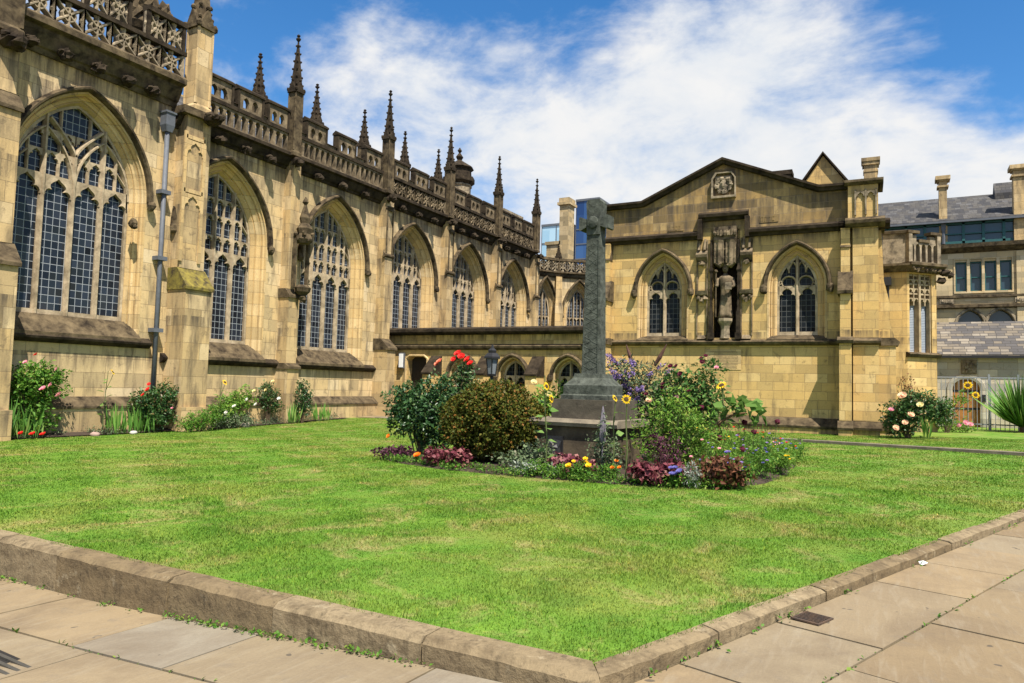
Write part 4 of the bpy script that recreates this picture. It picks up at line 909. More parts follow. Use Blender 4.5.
rid = k.noise(p, 6, 4, .6, .4, (3.2, .5, 1)); col = k.mix(k.rng(rid, .52, .72, 0, .35), col, (.27, .23, .165))
col = k.mix(.35, col, k.mix(n_b, (.55, .55, .55), (1.3, 1.3, 1.3)), 'MULTIPLY'); k.l(col, k.b.inputs['Base Color']); k.b.inputs['Roughness'].default_value = .85; k.b.inputs['Specular IOR Level'].default_value = .25
k.bump(k.math('ADD', k.math('MULTIPLY', n_b, .3), k.math('ADD', n_c, rid)), .35, .01)
joint = plain('joint_soil', (.05, .048, .03), .95, .3, 12, (.055, .075, .02), .5)
def slabs(name, o, d, n, rows, L0, L1, skip, seed):
    """paving laid in courses along direction d from o, stepping out along n"""
    rr = random.Random(seed); m = MB(); off = 0
    for w in rows:
        t = L0 + rr.uniform(-.8, 0)
        while t < L1:
            ln = rr.uniform(.85, 1.5); gp = .007
            q = [o + d*(t+gp) + n*(off+gp), o + d*(t+ln-gp) + n*(off+gp), o + d*(t+ln-gp) + n*(off+w-gp), o + d*(t+gp) + n*(off+w-gp)]
            t += ln
            if any(skip(a) for a in q): 
                q = [a for a in q]
                if all(skip(a) for a in q): continue
            dz_ = rr.uniform(-.003, .003); b = len(m.v)
            for a in q: m.v.append((a.x, a.y, pz(a.x) + dz_))
            for a in q: m.v.append((a.x, a.y, pz(a.x) - .03))
            m.f += [(b, b+1, b+2, b+3), (b, b+4, b+5, b+1), (b+1, b+5, b+6, b+2), (b+2, b+6, b+7, b+3), (b+3, b+7, b+4, b)]
        off += w
    return struct(m.build(name, pave.m))
KW = .20
KWL, KWR = .17, .115
bis = (nL + nR).normalized(); bl = Vector((-bis.y, bis.x))
oL = KC + nL*KWL; oR = KC + nR*KWR
def sideL(a): return (a - KC).dot(bl) * (1 if dL.dot(bl) > 0 else -1) < -.0
def sideR(a): return (a - KC).dot(bl) * (1 if dR.dot(bl) > 0 else -1) < -.0
# cut slabs exactly at the mitre by clipping their corners to the bisector
def clip_slabs(o, sgn):
    me = o.data; bm = bmesh.new(); bm.from_mesh(me)
    bmesh.ops.bisect_plane(bm, geom=bm.verts[:] + bm.edges[:] + bm.faces[:], plane_co=(KC.x, KC.y, 0), plane_no=(bl.x*sgn, bl.y*sgn, 0), clear_outer=True)
    bm.to_mesh(me); bm.free()
a = slabs('pavement', oL, dL, nL, [.66, .64, .7, .62, .7, .7, .7, .7], -9, 22, lambda a: False, 3); clip_slabs(a, -1 if dL.dot(bl) > 0 else 1)
b = slabs('pavement', oR, dR, nR, [.62, .80, .72, .66, .8, .7, .8, .7, .8], -9, 40, lambda a: False, 5); clip_slabs(b, -1 if dR.dot(bl) > 0 else 1)
m = MB(); 
for i in range(61):
    x = -30 + i; m.v += [(x, -14, pz(x) - .012), (x, 60, pz(x) - .012)]
for i in range(60): m.f.append((2*i, 2*i+2, 2*i+3, 2*i+1))
# joint bed below the slabs, kept clear of the lawn by lying under it
o = m.build('pavement_bed', joint); struct(o)
# ------------------------------------------------------------------ kerb stones
KST = plain('kerb_stone', (.235, .18, .11), .9, 0, 6, (.058, .044, .029), .8)
k = Mat('kerb_sandstone'); geo = k.n('ShaderNodeNewGeometry'); p = geo.outputs['Position']; sn = k.n('ShaderNodeSeparateXYZ'); k.l(geo.outputs['Normal'], sn.inputs[0])
rp = k.n('ShaderNodeValToRGB'); k.l(geo.outputs['Random Per Island'], rp.inputs[0]); e = rp.color_ramp.elements; e[0].color = (.17, .125, .07, 1); e[1].color = (.25, .195, .12, 1)
a = k.noise(p, 4.5, 8, .7, .2, (1, 1, 2.2)); b = k.noise(p, 34, 5, .65); c = k.noise(p, 11, 6, .72, .4); d = k.noise(p, 5, 6, .7, 0, (3, 3, .35))
col = k.mix(k.rng(a, .46, .64, 0, .7), rp.outputs[0], (.095, .07, .042)); col = k.mix(k.rng(c, .56, .64, 0, .6), col, (.055, .044, .03)); col = k.mix(k.rng(d, .54, .68, 0, .5), col, (.05, .04, .026))
col = k.mix(k.rng(k.noise(p, 7, 5, .7), .6, .7, 0, .6), col, (.36, .30, .20)); col = k.mix(.5, col, k.mix(b, (.45, .45, .45), (1.35, 1.35, 1.3)), 'MULTIPLY')
k.l(col, k.b.inputs['Base Color']); k.b.inputs['Roughness'].default_value = .9; k.b.inputs['Specular IOR Level'].default_value = .12; k.bump(k.math('ADD', k.math('MULTIPLY', b, .5), c), .8, .015); KST = k.m
def kerb_run(o, d, n, total, seed, flat):
    rr = random.Random(seed); t = 0
    m = MB()
    while t < total:
        ln = rr.uniform(.95, 1.5) if t > .01 else .9
        ln = min(ln, total - t); g = .006; R_ = []
        ns = 9; hj, oj = rr.uniform(-.007, .007), rr.uniform(-.006, .006)
        for q in range(ns+1):
            s = t + g + (ln-2*g)*q/ns; a = o + d*s; KW = KWR if flat else KWL; zt = gz(a.x, a.y) + .010 + hj + rr.uniform(-.002, .002); zb = pz((a + n*KW).x) - .06
            w = KW + oj + rr.uniform(-.002, .002); ch = (.038 if not flat else .02) + rr.uniform(-.004, .004)
            i0 = a + n*.0; i1 = a + n*(w - rr.uniform(.03, .04)); i2 = a + n*w
            if t < .01 and q == 0:                       # mitre at the corner
                sh = lambda dist: d*(-dist*math.tan(math.acos(max(-1, min(1, -dL.dot(dR))))/2)) if True else 0
                th = math.acos(max(-1, min(1, dL.dot(dR)))); tn = 1/math.tan(th/2)
                i1 = a + n*(w-.05) - d*((w-.05)*tn); i2 = a + n*w - d*(w*tn)
            R_.append([(i0.x, i0.y, zb), (i0.x, i0.y, zt), (i1.x, i1.y, zt - .008), (i2.x, i2.y, zt - ch), (i2.x, i2.y, zb)])
        m.skin(R_); t += ln
    return m
m = kerb_run(KC, dL, nL, 21.6, 2, False); struct(m.build('kerb', KST))
m = kerb_run(KC, dR, nR, 37, 4, True); struct(m.build('kerb', KST))
# edging of the path across the lawn and paving by the pier
m = MB(); A_, B_ = Vector((-4.4, 22.0)), Vector((7.3, 17.8)); dd_ = (B_-A_).normalized(); nn_ = Vector((-dd_.y, dd_.x)); R_ = []
A_, B_ = Vector((-3.4, 21.75)), Vector((6.15, 18.0))
for q in range(13):
    a = A_ + (B_-A_)*q/12; R_.append([(a.x, a.y, gz(a.x, a.y)-.05), (a.x, a.y, gz(a.x, a.y)+.07), (a.x+nn_.x*.16, a.y+nn_.y*.16, gz(a.x, a.y)+.08), (a.x+nn_.x*.16, a.y+nn_.y*.16, gz(a.x, a.y)-.05)])
m.skin(R_); struct(m.build('path_edging', plain('edging_stone', (.20, .165, .12), .9, 0, 4, (.10, .085, .065), .5)))
m = MB(); R_ = []
for i in range(6):
    for j in range(3):
        x0, y0 = -19.6 + i*.95, 23.2 + j*.95
        zz = gz(x0 + .4, y0 + .4) + .03; m.box(x0, x0 + .93, y0, y0 + .93, zz - .08, zz)
struct(m.build('paving', pave.m))
m = MB(); m.box(-.3, 2.9, 24.4, 25.3, .1, .19); struct(m.build('border_soil', soil))

# ================================================================== MEMORIAL CROSS
CX_, CY_ = -4.62, 11.62
cz = gz(CX_, CY_)
cross = thing('memorial_cross', 'tall grey green granite wheel-less cross on a stepped dark stone base in the flower bed', 'cross', (CX_, CY_, cz), R(-4))
m = MB(); m.box(-.76, .66, -.60, .60, -.3, .74); m.build('pedestal', plain('pedestal_stone', (.13, .10, .064), .9, 0, 3, (.045, .036, .026), .6, 0, .1), cross)
m = MB(); m.prof([(-.68, .74), (-.70, .80), (-.66, .86), (.66, .86), (.70, .80), (.68, .74)], -.86, .76); m.build('slab', plain('worn_step', (.24, .20, .14), .9, 0, 4, (.12, .10, .075), .5), cross)
m = MB(); m.box(-.52, .60, -.52, .52, .86, 1.18); m.build('step', STEPST, cross)
m = MB(); m.skin([[(sx*w, sy*w*.95, z) for sx, sy in ((-1, -1), (1, -1), (1, 1), (-1, 1))] for w, z in ((.42, 1.17), (.42, 1.25), (.385, 1.27), (.385, 1.42), (.35, 1.45), (.26, 1.55), (.245, 1.62))]); m.build('socket', GREYST, cross)
m = MB(); m.skin([[(sx*w, sy*w*.78, z) for sx, sy in ((-1, -1), (1, -1), (1, 1), (-1, 1))] for w, z in ((.168, 1.6), (.132, 3.98), (.128, 4.03))]); sh = m.build('shaft', GREYST, cross)
m = MB()
for sg in (-1, 1): m.skin([[(sg*(w-.035), -w*.78-.012, z), (sg*(w-.01), -w*.78-.012, z), (sg*(w-.01), -w*.78+.01, z), (sg*(w-.035), -w*.78+.01, z)] for w, z in ((.168, 1.62), (.133, 3.95))])
for q in range(26):
    t = q/26; z = 1.68 + 2.2*t; w = .168 - .035*t - .04
    m.bar([(-w, z + .02), (0, z + .08), (w, z + .02)] if q % 2 else [(-w, z + .07), (0, z + .01), (w, z + .07)], .012, -(.168-.035*t)*.78 - .003, -(.168-.035*t)*.78 + .012)
m.build('carving', GREYST, sh)
m = MB(); m.skin([[(sx*w, sy*.125, z) for sx, sy in ((-1, -1), (1, -1), (1, 1), (-1, 1))] for w, z in ((.128, 4.03), (.125, 4.1), (.125, 4.36), (.14, 4.6), (.11, 4.65))]); hd = m.build('head', GREYST, cross)
for sg in (-1, 1):
    m = MB(); m.skin([[(sg*x, sy*.115, zc + sz*h) for sy, sz in ((-1, -1), (1, -1), (1, 1), (-1, 1))] for x, h, zc in ((.12, .07, 4.24), (.15, .075, 4.24), (.25, .12, 4.24), (.28, .11, 4.24))]); m.build('arm', GREYST, cross)
m = MB(); m.lathe([(.02, -.14), (.11, -.15), (.1, -.17), (.03, -.19)], 0, 0, 10); m.v = [(x, z - .0, 4.24 + y) for x, y, z in m.v]; m.build('boss', GREYST, hd)
m = MB(); m.box(-.52, -.24, -.64, -.58, .12, .56); m.blob((-.38, -.67, .34), (.14, .08, .19), 7, .3, 4); m.blob((-.38, -.73, .30), (.07, .07, .08), 5, .3, 7); m.build('carved_mask', BLACK, cross)

# ================================================================== LANTERN, RAILINGS, DRAIN
lz_ = gz(-7.4, 12.95)
lan = thing('lamp_post', 'black lantern on a slim iron post standing behind the clipped shrub', 'lamp post', (-7.4, 12.95, lz_))
MB().lathe([(.12, 0), (.12, .1), (.05, .2), (.04, 1.0), (.06, 1.05), (.035, 1.1), (.035, 1.62), (.08, 1.66)], 0, 0, 8).build('post', BLACK, lan)
m = MB(); m.lathe([(.09, 1.66), (.13, 1.96), (.15, 1.98)], 0, 0, 6); m.build('glass', plain('lantern_glass', (.16, .18, .19), .1, .1, 4, None, 0), lan)
m = MB()
for q in range(6): a = q*math.pi/3; m.tube([(.09*math.cos(a), .09*math.sin(a), 1.65), (.135*math.cos(a), .135*math.sin(a), 1.98)], .012, 4)
m.lathe([(.19, 1.98), (.19, 2.02), (.12, 2.09), (.09, 2.1), (.1, 2.15), (.04, 2.2), (.02, 2.27)], 0, 0, 6); m.lathe([(.10, 1.62), (.11, 1.66), (.06, 1.68)], 0, 0, 6); m.build('frame', BLACK, lan)
IRON = plain('grey_painted_iron', (.23, .25, .27), .5, .2, 5, None, .1)
rail = thing('railing', 'tall grey iron railing with a gate in front of the slate-roofed outbuilding', 'railing', (1.2, 33.6, .24))
m = MB(); x = 0; m.box(0, 7.2, -.02, .02, 2.04, 2.09); m.box(0, 7.2, -.02, .02, .22, .27); m.build('rail', IRON, rail)
for i in range(48):
    x = .05 + i*.15; MB().box(x-.011, x+.011, -.011, .011, 0, 2.04).build('bar', IRON, rail)
for x in (0.0, 1.95, 2.9, 4.6, 7.2): MB().box(x-.035, x+.035, -.035, .035, -.1, 2.2).build('post', IRON, rail)
m = MB(); m.box(1.98, 2.87, -.05, -.02, .9, .96); m.build('gate_rail', IRON, rail)
dp = KC + dR*1.72 + nR*.24
gr = thing('drain_grate', 'small rusty iron drain grate sunk in the paving beside the kerb', 'drain', (dp.x, dp.y, pz(dp.x) + .006), math.atan2(dR.y, dR.x))
m = MB()
for q in range(7): m.box(-.13 + q*.04, -.115 + q*.04, -.13, .13, 0, .012)
RUST = plain('rusty_iron', (.10, .06, .035), .8, .4, 9, (.05, .04, .035), .4); m.build('bars', RUST, gr)
m = MB(); m.box(-.16, -.14, -.16, .16, -.004, .014); m.box(.14, .16, -.16, .16, -.004, .014); m.box(-.14, .14, -.16, -.14, -.004, .014); m.box(-.14, .14, .14, .16, -.004, .014); m.build('frame', RUST, gr)
m = MB(); m.box(-.14, .14, -.14, .14, -.003, -.001); m.build('pit', plain('pit_dark', (.012, .01, .009), .9), gr); gr.scale = (.62, .55, .5)
g2 = thing('drain_channel', 'long slotted iron drainage channel in the paving at the lower left corner', 'drain', (-4.80, 2.28, pz(-4.6) + .014), R(-3))
m = MB()
for q in range(5): m.box(-.6, .6, -.13 + q*.055, -.108 + q*.055, 0, .012)
m.build('slots', plain('galvanised', (.07, .065, .055), .5, .3, 8), g2); m = MB(); m.box(-.62, .62, -.15, .15, -.004, -.001); m.build('channel', plain('channel_dark', (.02, .018, .016), .9), g2)
lt = MB(); lt.add([(0, 0, .004), (.05, .01, .03), (.03, .05, .006), (-.02, .04, .025), (.015, .03, .04)], [(0, 1, 4), (1, 2, 4), (2, 3, 4), (3, 0, 4)])
o = lt.build('litter', plain('white_paper', (.8, .8, .8), .8, .05, 4, None, 0)); lp = KC + dR*3.75 + nR*.16; o.location = (lp.x, lp.y, pz(lp.x)); tag(o, 'crumpled scrap of white paper lying against the right kerb', 'litter')

# ================================================================== PLANTS
def unit(a): return a / (np.linalg.norm(a, axis=1, keepdims=True) + 1e-9)
def leaf_verts(P, D, Nn, ln, wd, fold=.25):
    """two-triangle folded leaves: P base, D direction, Nn face normal"""
    S = unit(np.cross(D, Nn)); ln = ln[:, None]; wd = wd[:, None]; mid = P + D*ln*.45 + Nn*ln*fold*.5
    V = np.stack([P, mid + S*wd*.5, P + D*ln, mid - S*wd*.5], 1).reshape(-1, 3)
    n = len(P); b = np.arange(n)*4
    F = np.stack([np.stack([b, b+1, b+2], 1), np.stack([b, b+2, b+3], 1)], 1).reshape(-1, 3)
    return V, F
def cloud(lobes, n, clump=.55, shell=.45, rng=RNG, wb=1):
    """points through a set of ellipsoid lobes, thinned into clumps; returns points and outward directions"""
    lob = np.array(lobes, float); vol = lob[:, 3]*lob[:, 4]*lob[:, 5]; k = rng.choice(len(lob), n*3, p=vol/vol.sum())
    d = unit(rng.normal(size=(n*3, 3))); r = rng.random(n*3)**shell
    wob = 1 + wb*.16*np.sin(d[:, 0]*5 + k) + wb*.14*np.sin(d[:, 1]*7 + 2*k) + wb*.12*np.sin(d[:, 2]*6 + 3*k)
    p = lob[k, :3] + d*lob[k, 3:]*(r*wob)[:, None]
    s = lob[:, 3:].mean()
    f = np.sin(p[:, 0]*9/s*.6 + 1.3)*np.sin(p[:, 1]*8/s*.6 + .4)*np.sin(p[:, 2]*9/s*.6) + .5*np.sin(p[:, 0]*19/s*.6)*np.sin(p[:, 2]*17/s*.6 + p[:, 1]*15/s*.6)
    keep = rng.random(n*3) < np.clip(.5 + f*clump*1.6, .06, 1)
    return p[keep][:n], d[keep][:n]
def foliage(name, lobes, n, size, mat, parent, clump=.55, shell=.45, aspect=.55, up=.4, droop=.0, wb=1):
    p, o = cloud(lobes, n, clump, shell, wb=wb); m_ = len(p); rnd = unit(RNG.normal(size=(m_, 3)))
    nn = unit(o*.7 + rnd*.75 + np.array([0, 0, up])); dd = unit(np.cross(nn, unit(RNG.normal(size=(m_, 3)))) + o*.35 + np.array([0, 0, -droop])); nn = unit(nn - dd*(nn*dd).sum(1, keepdims=True))
    ln = size*RNG.uniform(.6, 1.35, m_); V, F = leaf_verts(p, dd, nn, ln, ln*aspect)
    return np_mesh(name, V, F, mat, parent, 3)
def stems(name, base, tips, mat, parent, r=.012, wob=.1, taper=.35):
    m = MB()
    for t in tips:
        b = Vector(base) + Vector((random.uniform(-1, 1), random.uniform(-1, 1), 0))*wob*.6; t = Vector(t); pts = []
        for q in range(5):
            u = q/4; pts.append(b.lerp(t, u) + Vector((random.uniform(-1, 1), random.uniform(-1, 1), 0))*wob*.35*math.sin(u*3.14) + Vector((0, 0, .12*(t-b).length*math.sin(u*3.14))))
        m.tube(pts, [r*(1-(1-taper)*q/4) for q in range(5)], 4)
    return m.build(name, mat, parent)
def lobe_tips(lobes, n): 
    out = []
    for i in range(n):
        l = random.choice(lobes); out.append((l[0] + random.uniform(-.7, .7)*l[3], l[1] + random.uniform(-.7, .7)*l[4], l[2] + random.uniform(-.3, .6)*l[5]))
    return out
def bloom(name, p, r, mat, parent, layers=3, seed=0, facing=(0, -.5, 1)):
    """cupped rose-like bloom"""
    rr = random.Random(seed); m = MB(); f = Vector(facing).normalized(); a = f.orthogonal().normalized(); b = f.cross(a); P = Vector(p)
    for L_ in range(layers):
        n = 6 - L_; R_ = r*(1 - L_*.28); lift = L_*.12*r
        for i in range(n):
            th = 2*math.pi*(i + .5*L_)/n + rr.uniform(-.2, .2); w = math.pi/n*1.35
            def pt(t, rad, h): return P + (a*math.cos(t) + b*math.sin(t))*rad + f*(h + lift)
            m.add([pt(th, .08*r, -.25*r), pt(th - w, R_*.75, .10*r), pt(th - w*.5, R_*1.02, .38*r*(1 - .2*L_)), pt(th + w*.5, R_*1.02, .36*r*(1 - .2*L_)), pt(th + w, R_*.75, .1*r)], [(0, 1, 2), (0, 2, 3), (0, 3, 4)])
    m.blob(P + f*.1*r, r*.42, 5, .2, seed)
    return m.build(name, mat, parent)
def daisy(name, p, r, petal, disc, parent, facing=(0, -1, .25), n=15):
    m = MB(); f = Vector(facing).normalized(); a = f.orthogonal().normalized(); b = f.cross(a); P = Vector(p)
    for i in range(n):
        th = 2*math.pi*i/n + random.uniform(-.1, .1); d = a*math.cos(th) + b*math.sin(th); s = -a*math.sin(th) + b*math.cos(th); q = random.uniform(.9, 1.1)
        m.add([P + d*r*.35, P + d*r*.7*q + s*r*.16 + f*r*.08, P + d*r*q - f*r*.06, P + d*r*.7*q - s*r*.16 + f*r*.08], [(0, 1, 2), (0, 2, 3)])
    o = m.build(name, petal, parent); c = MB()
    c.skin([[P + (a*math.cos(2*math.pi*i/10) + b*math.sin(2*math.pi*i/10))*R_ + f*h for i in range(10)] for R_, h in ((r*.05, -.05*r), (r*.45, -.02*r), (r*.42, .1*r), (r*.2, .15*r), (.01*r, .16*r))]); c.build('disc', disc, o); return o
def flowermat(name, c, c2=None, trans=.25): return leafmat(name, tuple(x*.75 for x in c), c, c2, trans, .6)
LM_ROSE = leafmat('rose_leaf', (.022, .065, .018), (.065, .14, .035), (.14, .10, .04), .25, .4)
LM_DARK = leafmat('dark_leaf', (.016, .05, .016), (.045, .105, .03), (.10, .15, .05), .2, .35)
LM_MID = leafmat('mid_leaf', (.045, .13, .015), (.12, .25, .035), (.22, .30, .05), .35, .5)
LM_LIGHT = leafmat('light_leaf', (.07, .18, .02), (.19, .33, .05), (.30, .34, .07), .4, .5)
LM_COPPER = leafmat('copper_leaf', (.032, .048, .007), (.098, .105, .014), (.19, .085, .018), .25, .6)
LM_PURP = leafmat('purple_leaf', (.035, .012, .022), (.09, .03, .05), (.13, .05, .07), .2, .5)
LM_HEU = leafmat('heuchera_leaf', (.085, .018, .028), (.22, .06, .075), (.36, .18, .15), .3, .5)
LM_PINK = leafmat('pink_leaf', (.16, .05, .065), (.38, .14, .17), (.25, .16, .10), .3, .5)
LM_SILV = leafmat('silver_leaf', (.08, .115, .06), (.33, .36, .31), (.5, .5, .5), .2, .7)
LM_GREYG = leafmat('grey_green_leaf', (.06, .095, .045), (.15, .20, .10), (.20, .19, .13), .2, .7)
LM_BRON = leafmat('bronze_leaf', (.09, .035, .02), (.19, .08, .045), (.12, .13, .04), .25, .5)
LM_IRIS = leafmat('iris_leaf', (.07, .18, .03), (.16, .33, .06), (.24, .35, .09), .35, .4)
STEM = plain('green_stem', (.10, .13, .04), .7, .3, 10, None, 0); WOOD = plain('brown_stem', (.11, .075, .045), .85, .4, 10, None, 0)
LM_MIDR = leafmat('rose_leaf_light', (.035, .095, .02), (.095, .19, .045), (.19, .17, .06), .3, .45)
F_RED = flowermat('red_petal', (.75, .035, .03)); F_SALM = flowermat('salmon_petal', (.80, .24, .14)); F_PINK = flowermat('pink_petal', (.80, .33, .40)); F_PEACH = flowermat('peach_petal', (.85, .55, .36))
F_YEL = flowermat('yellow_petal', (.82, .55, .02)); F_ORG = flowermat('orange_petal', (.82, .22, .015)); F_PURP = flowermat('lilac_petal', (.27, .19, .42)); F_BLUE = flowermat('blue_petal', (.13, .12, .36)); F_WHITE = flowermat('white_petal', (.8, .78, .72)); F_CREAM = flowermat('cream_petal', (.8, .7, .35)); F_MAR = flowermat('maroon_petal', (.10, .012, .03)); DISC = plain('sunflower_disc', (.07, .04, .015), .9, .4, 20, None, .3); LM_SUN = leafmat('sunflower_leaf', (.08, .17, .03), (.17, .28, .07), None, .35, .5)
def plant(name, label, cat, x, y, group=None, z=None): return thing(name, label, cat, (x, y, gz(x, y) + (.06 if in_poly(x, y, BED) else .02) if z is None else z), 0, group)
def shrub(name, label, cat, x, y, lobes, n, size, leaf, stem=WOOD, ns=10, sr=.014, flowers=(), **kw):
    t = plant(name, label, cat, x, y); foliage('foliage', lobes, n, size, leaf, t, **kw)
    if ns: stems('stems', (0, 0, -.03), lobe_tips(lobes, ns), stem, t, sr, .12)
    for i, (p, r, mt) in enumerate(flowers): bloom('flower', p, r, mt, t, 3, i, (random.uniform(-.4, .4), -.8, random.uniform(.3, 1)))
    return t
def rnd_flowers(lobes, k, r, mats, out=1.02, front=True):
    fl = []; r *= .9
    for i in range(k):
        l = random.choice(lobes); th = random.uniform(-2.6, -.5) if front else random.uniform(0, 6.28); ph = random.uniform(-.2, 1.2)
        fl.append(((l[0] + l[3]*out*math.cos(th)*math.cos(ph), l[1] + l[4]*out*math.sin(th)*math.cos(ph), l[2] + l[5]*out*math.sin(ph)), r*random.uniform(.7, 1.2), random.choice(mats)))
    return fl
# --- around the cross, left to right
L1 = [(-.3, 0, 1.0, .45, .4, .45), (.3, .1, 1.08, .48, .42, .45), (-.5, .05, .68, .3, .35, .34), (.05, -.15, .68, .45, .35, .38), (.45, 0, .75, .4, .4, .45), (.4, 0, .3, .35, .3, .3)]
shrub('rose_bush', 'dark glossy green rose bush with bare lower stems left of the rounded shrub', 'rose bush', -8.5, 12.0, L1, 6800, .085, LM_DARK, ns=22, flowers=[((-.5, -.35, .32), .05, F_ORG)])
L2 = [(.05, 0, 1.4, .36, .3, .34), (-.25, -.05, 1.15, .25, .3, .3), (.3, 0, 1.1, .3, .3, .3), (.15, 0, 1.72, .22, .2, .2)]
shrub('rose_bush', 'tall rose bush with big scarlet and salmon blooms behind the clipped shrub', 'rose bush', -8.05, 12.75, L2, 1900, .07, LM_ROSE, ns=14,
      flowers=[((.0, -.1, 2.02), .085, F_RED), ((.12, -.15, 1.96), .08, F_RED), ((.24, -.1, 1.90), .085, F_RED), ((.32, -.12, 1.82), .075, F_RED), ((-.04, -.2, 1.90), .06, F_RED), ((-.45, -.1, 1.86), .075, F_SALM), ((-.52, -.1, 1.80), .06, F_SALM), ((1.05, -.3, 1.35), .06, F_RED), ((1.5, -.2, 1.25), .06, F_RED), ((.75, -.3, 1.4), .05, F_RED)])
L3 = [(0, 0, .74, .95, .75, .70), (-.4, -.1, .62, .6, .6, .55), (.45, -.1, .66, .6, .6, .55), (0, -.15, 1.02, .62, .5, .40), (0, 0, .35, .8, .6, .35)]
shrub('clipped_shrub', 'large rounded clipped shrub with copper tinted green leaves beside the cross', 'shrub', -6.36, 11.25, L3, 34000, .055, LM_COPPER, ns=12, clump=.30, shell=.30, aspect=.65, wb=.35)
shrub('low_plant', 'low dark purple leaved plant at the left tip of the bed', 'plant', -8.35, 10.95, [(0, 0, .08, .38, .25, .11), (.2, .1, .1, .2, .2, .1)], 900, .06, LM_PURP, ns=0)
o = plant('marigold', 'single orange flower near the pink leaved plant at the left of the bed', 'flower', -7.5, 10.55); bloom('flower', (0, 0, .1), .07, F_ORG, o, 3, 3, (0, -.6, 1)); foliage('foliage', [(0, .05, .04, .12, .1, .06)], 80, .05, LM_MID, o)
for i, (x, y, w, n, leafm, lab) in enumerate([(-6.95, 10.45, .30, 330, LM_HEU, 'pink and plum leaved clump in front of the rounded clipped shrub'), (-6.45, 10.3, .26, 300, LM_HEU, 'dusky pink clump under the right side of the clipped shrub'),
        (-4.55, 10.35, .30, 380, LM_PINK, 'bright pink leaved clump left of the cross pedestal'), (-4.2, 10.15, .28, 330, LM_HEU, 'muted rose leaved clump just in front of the carved mask'), (-3.05, 9.95, .34, 420, LM_HEU, 'burgundy leaved clump at the front edge of the bed right of the cross'), (-2.75, 10.05, .24, 260, LM_HEU, 'small burgundy leaved clump beside the silver tuft')]):
    shrub('coral_bells', lab, 'plant', x, y, [(0, 0, .12, w*.85, w*.7, .13), (-w*.4, -.05, .15, w*.5, w*.45, .12)], int(n*1.5), .07, leafm, ns=0, clump=.4, aspect=.95, up=.6)
shrub('ground_plant', 'thin grey brown ground plants under the clipped shrub', 'plant', -5.35, 10.35, [(0, 0, .15, .45, .3, .16), (.2, .2, .25, .4, .3, .2)], 1300, .055, LM_GREYG, stem=STEM, ns=24, sr=.005, clump=.5)
shrub('silver_plant', 'silvery white woolly leaved plant at the front edge of the bed', 'plant', -5.05, 10.05, [(0, 0, .07, .26, .16, .08), (.3, .05, .05, .18, .12, .07)], 480, .07, LM_SILV, ns=0, aspect=.4)
shrub('low_plant', 'low bright green edging plant below the pink clump by the pedestal', 'plant', -4.35, 9.95, [(0, 0, .08, .4, .15, .1), (-.5, .05, .09, .3, .16, .1)], 900, .05, LM_MID, ns=0, aspect=.35)
for nm, lab, x, y, mt, k in (('marigold', 'cluster of yellow marigolds at the front edge of the bed', -4.12, 9.92, F_YEL, 6), ('marigold', 'cluster of bright orange marigolds in front of the cross', -3.72, 9.98, F_ORG, 3)):
    t = plant(nm, lab, 'flower', x, y); foliage('foliage', [(0, 0, .1, .22, .14, .12)], 420, .05, LM_MID, t, aspect=.35)
    for i in range(k): bloom('flower', (random.uniform(-.2, .2), random.uniform(-.12, .05), random.uniform(.15, .27)), random.uniform(.03, .05), mt, t, 3, i, (random.uniform(-.3, .3), -.7, 1))
def sunflower(label, x, y, h, heads, nl=9, lean=(0, 0), leafsize=.2, z=None, r=.012, lo=.15):
    t = plant('sunflower', label, 'sunflower', x, y, None, z); top = Vector((lean[0], lean[1], h)); pts = [(0, 0, -.02), (lean[0]*.2 + .02, lean[1]*.2, h*.35), (lean[0]*.6 - .01, lean[1]*.6, h*.7), top]
    m = MB(); m.tube(pts, [r, r*.9, r*.8, r*.6], 6)
    for p, rr_, f in heads: m.tube([(lean[0]*.6, lean[1]*.6, min(h*.7, p[2]-.1)), Vector(p) + Vector((0, .03, -.03)), p], r*.6, 5)
    m.build('stem', STEM, t); P = []; D = []
    for i in range(nl):
        u = lo + (.95-lo)*i/nl; a = i*2.4 + random.uniform(-.4, .4); P.append((lean[0]*u*u, lean[1]*u*u, h*u)); D.append((math.cos(a), math.sin(a), random.uniform(-.3, .35)))
    P, D = np.array(P), unit(np.array(D)); nn = unit(np.array([[0, -.3, 1.0]]) + RNG.normal(size=(nl, 3))*.35); nn = unit(nn - D*(nn*D).sum(1, keepdims=True)); ln = leafsize*RNG.uniform(.7, 1.2, nl)
    V, F = leaf_verts(P + D*.03, D, nn, ln, ln*.72, .15); np_mesh('leaves', V, F, LM_SUN, t, 3)
    for p, rr_, f in heads: daisy('flower_head', p, rr_, F_YEL, DISC, t, f)
    return t
sunflower('tall leafy sunflower with two side-turned heads left of the cross', -4.82, 10.2, 1.5, [((.02, -.08, 1.33), .07, (1, -.3, .3)), ((.10, -.06, 1.14), .07, (1, -.1, .2))], 13, (-.05, 0), .17)
sunflower('sunflower facing the camera with broad yellow head and brown disc', -3.45, 9.98, 1.18, [((.02, -.07, 1.15), .075, (.7, -1, .15))], 5, (.02, -.03), .12)
sunflower('sunflower turned aside on a thin stem between cross and front-facing sunflower', -3.7, 10.1, 1.15, [((.04, -.03, 1.16), .06, (1, -.2, .6))], 6, (.04, 0), .13)
L = [(0, 0, .95, .35, .3, .32), (.25, 0, 1.2, .25, .25, .22), (-.2, .1, 1.1, .25, .25, .3), (0, 0, .5, .3, .3, .35)]
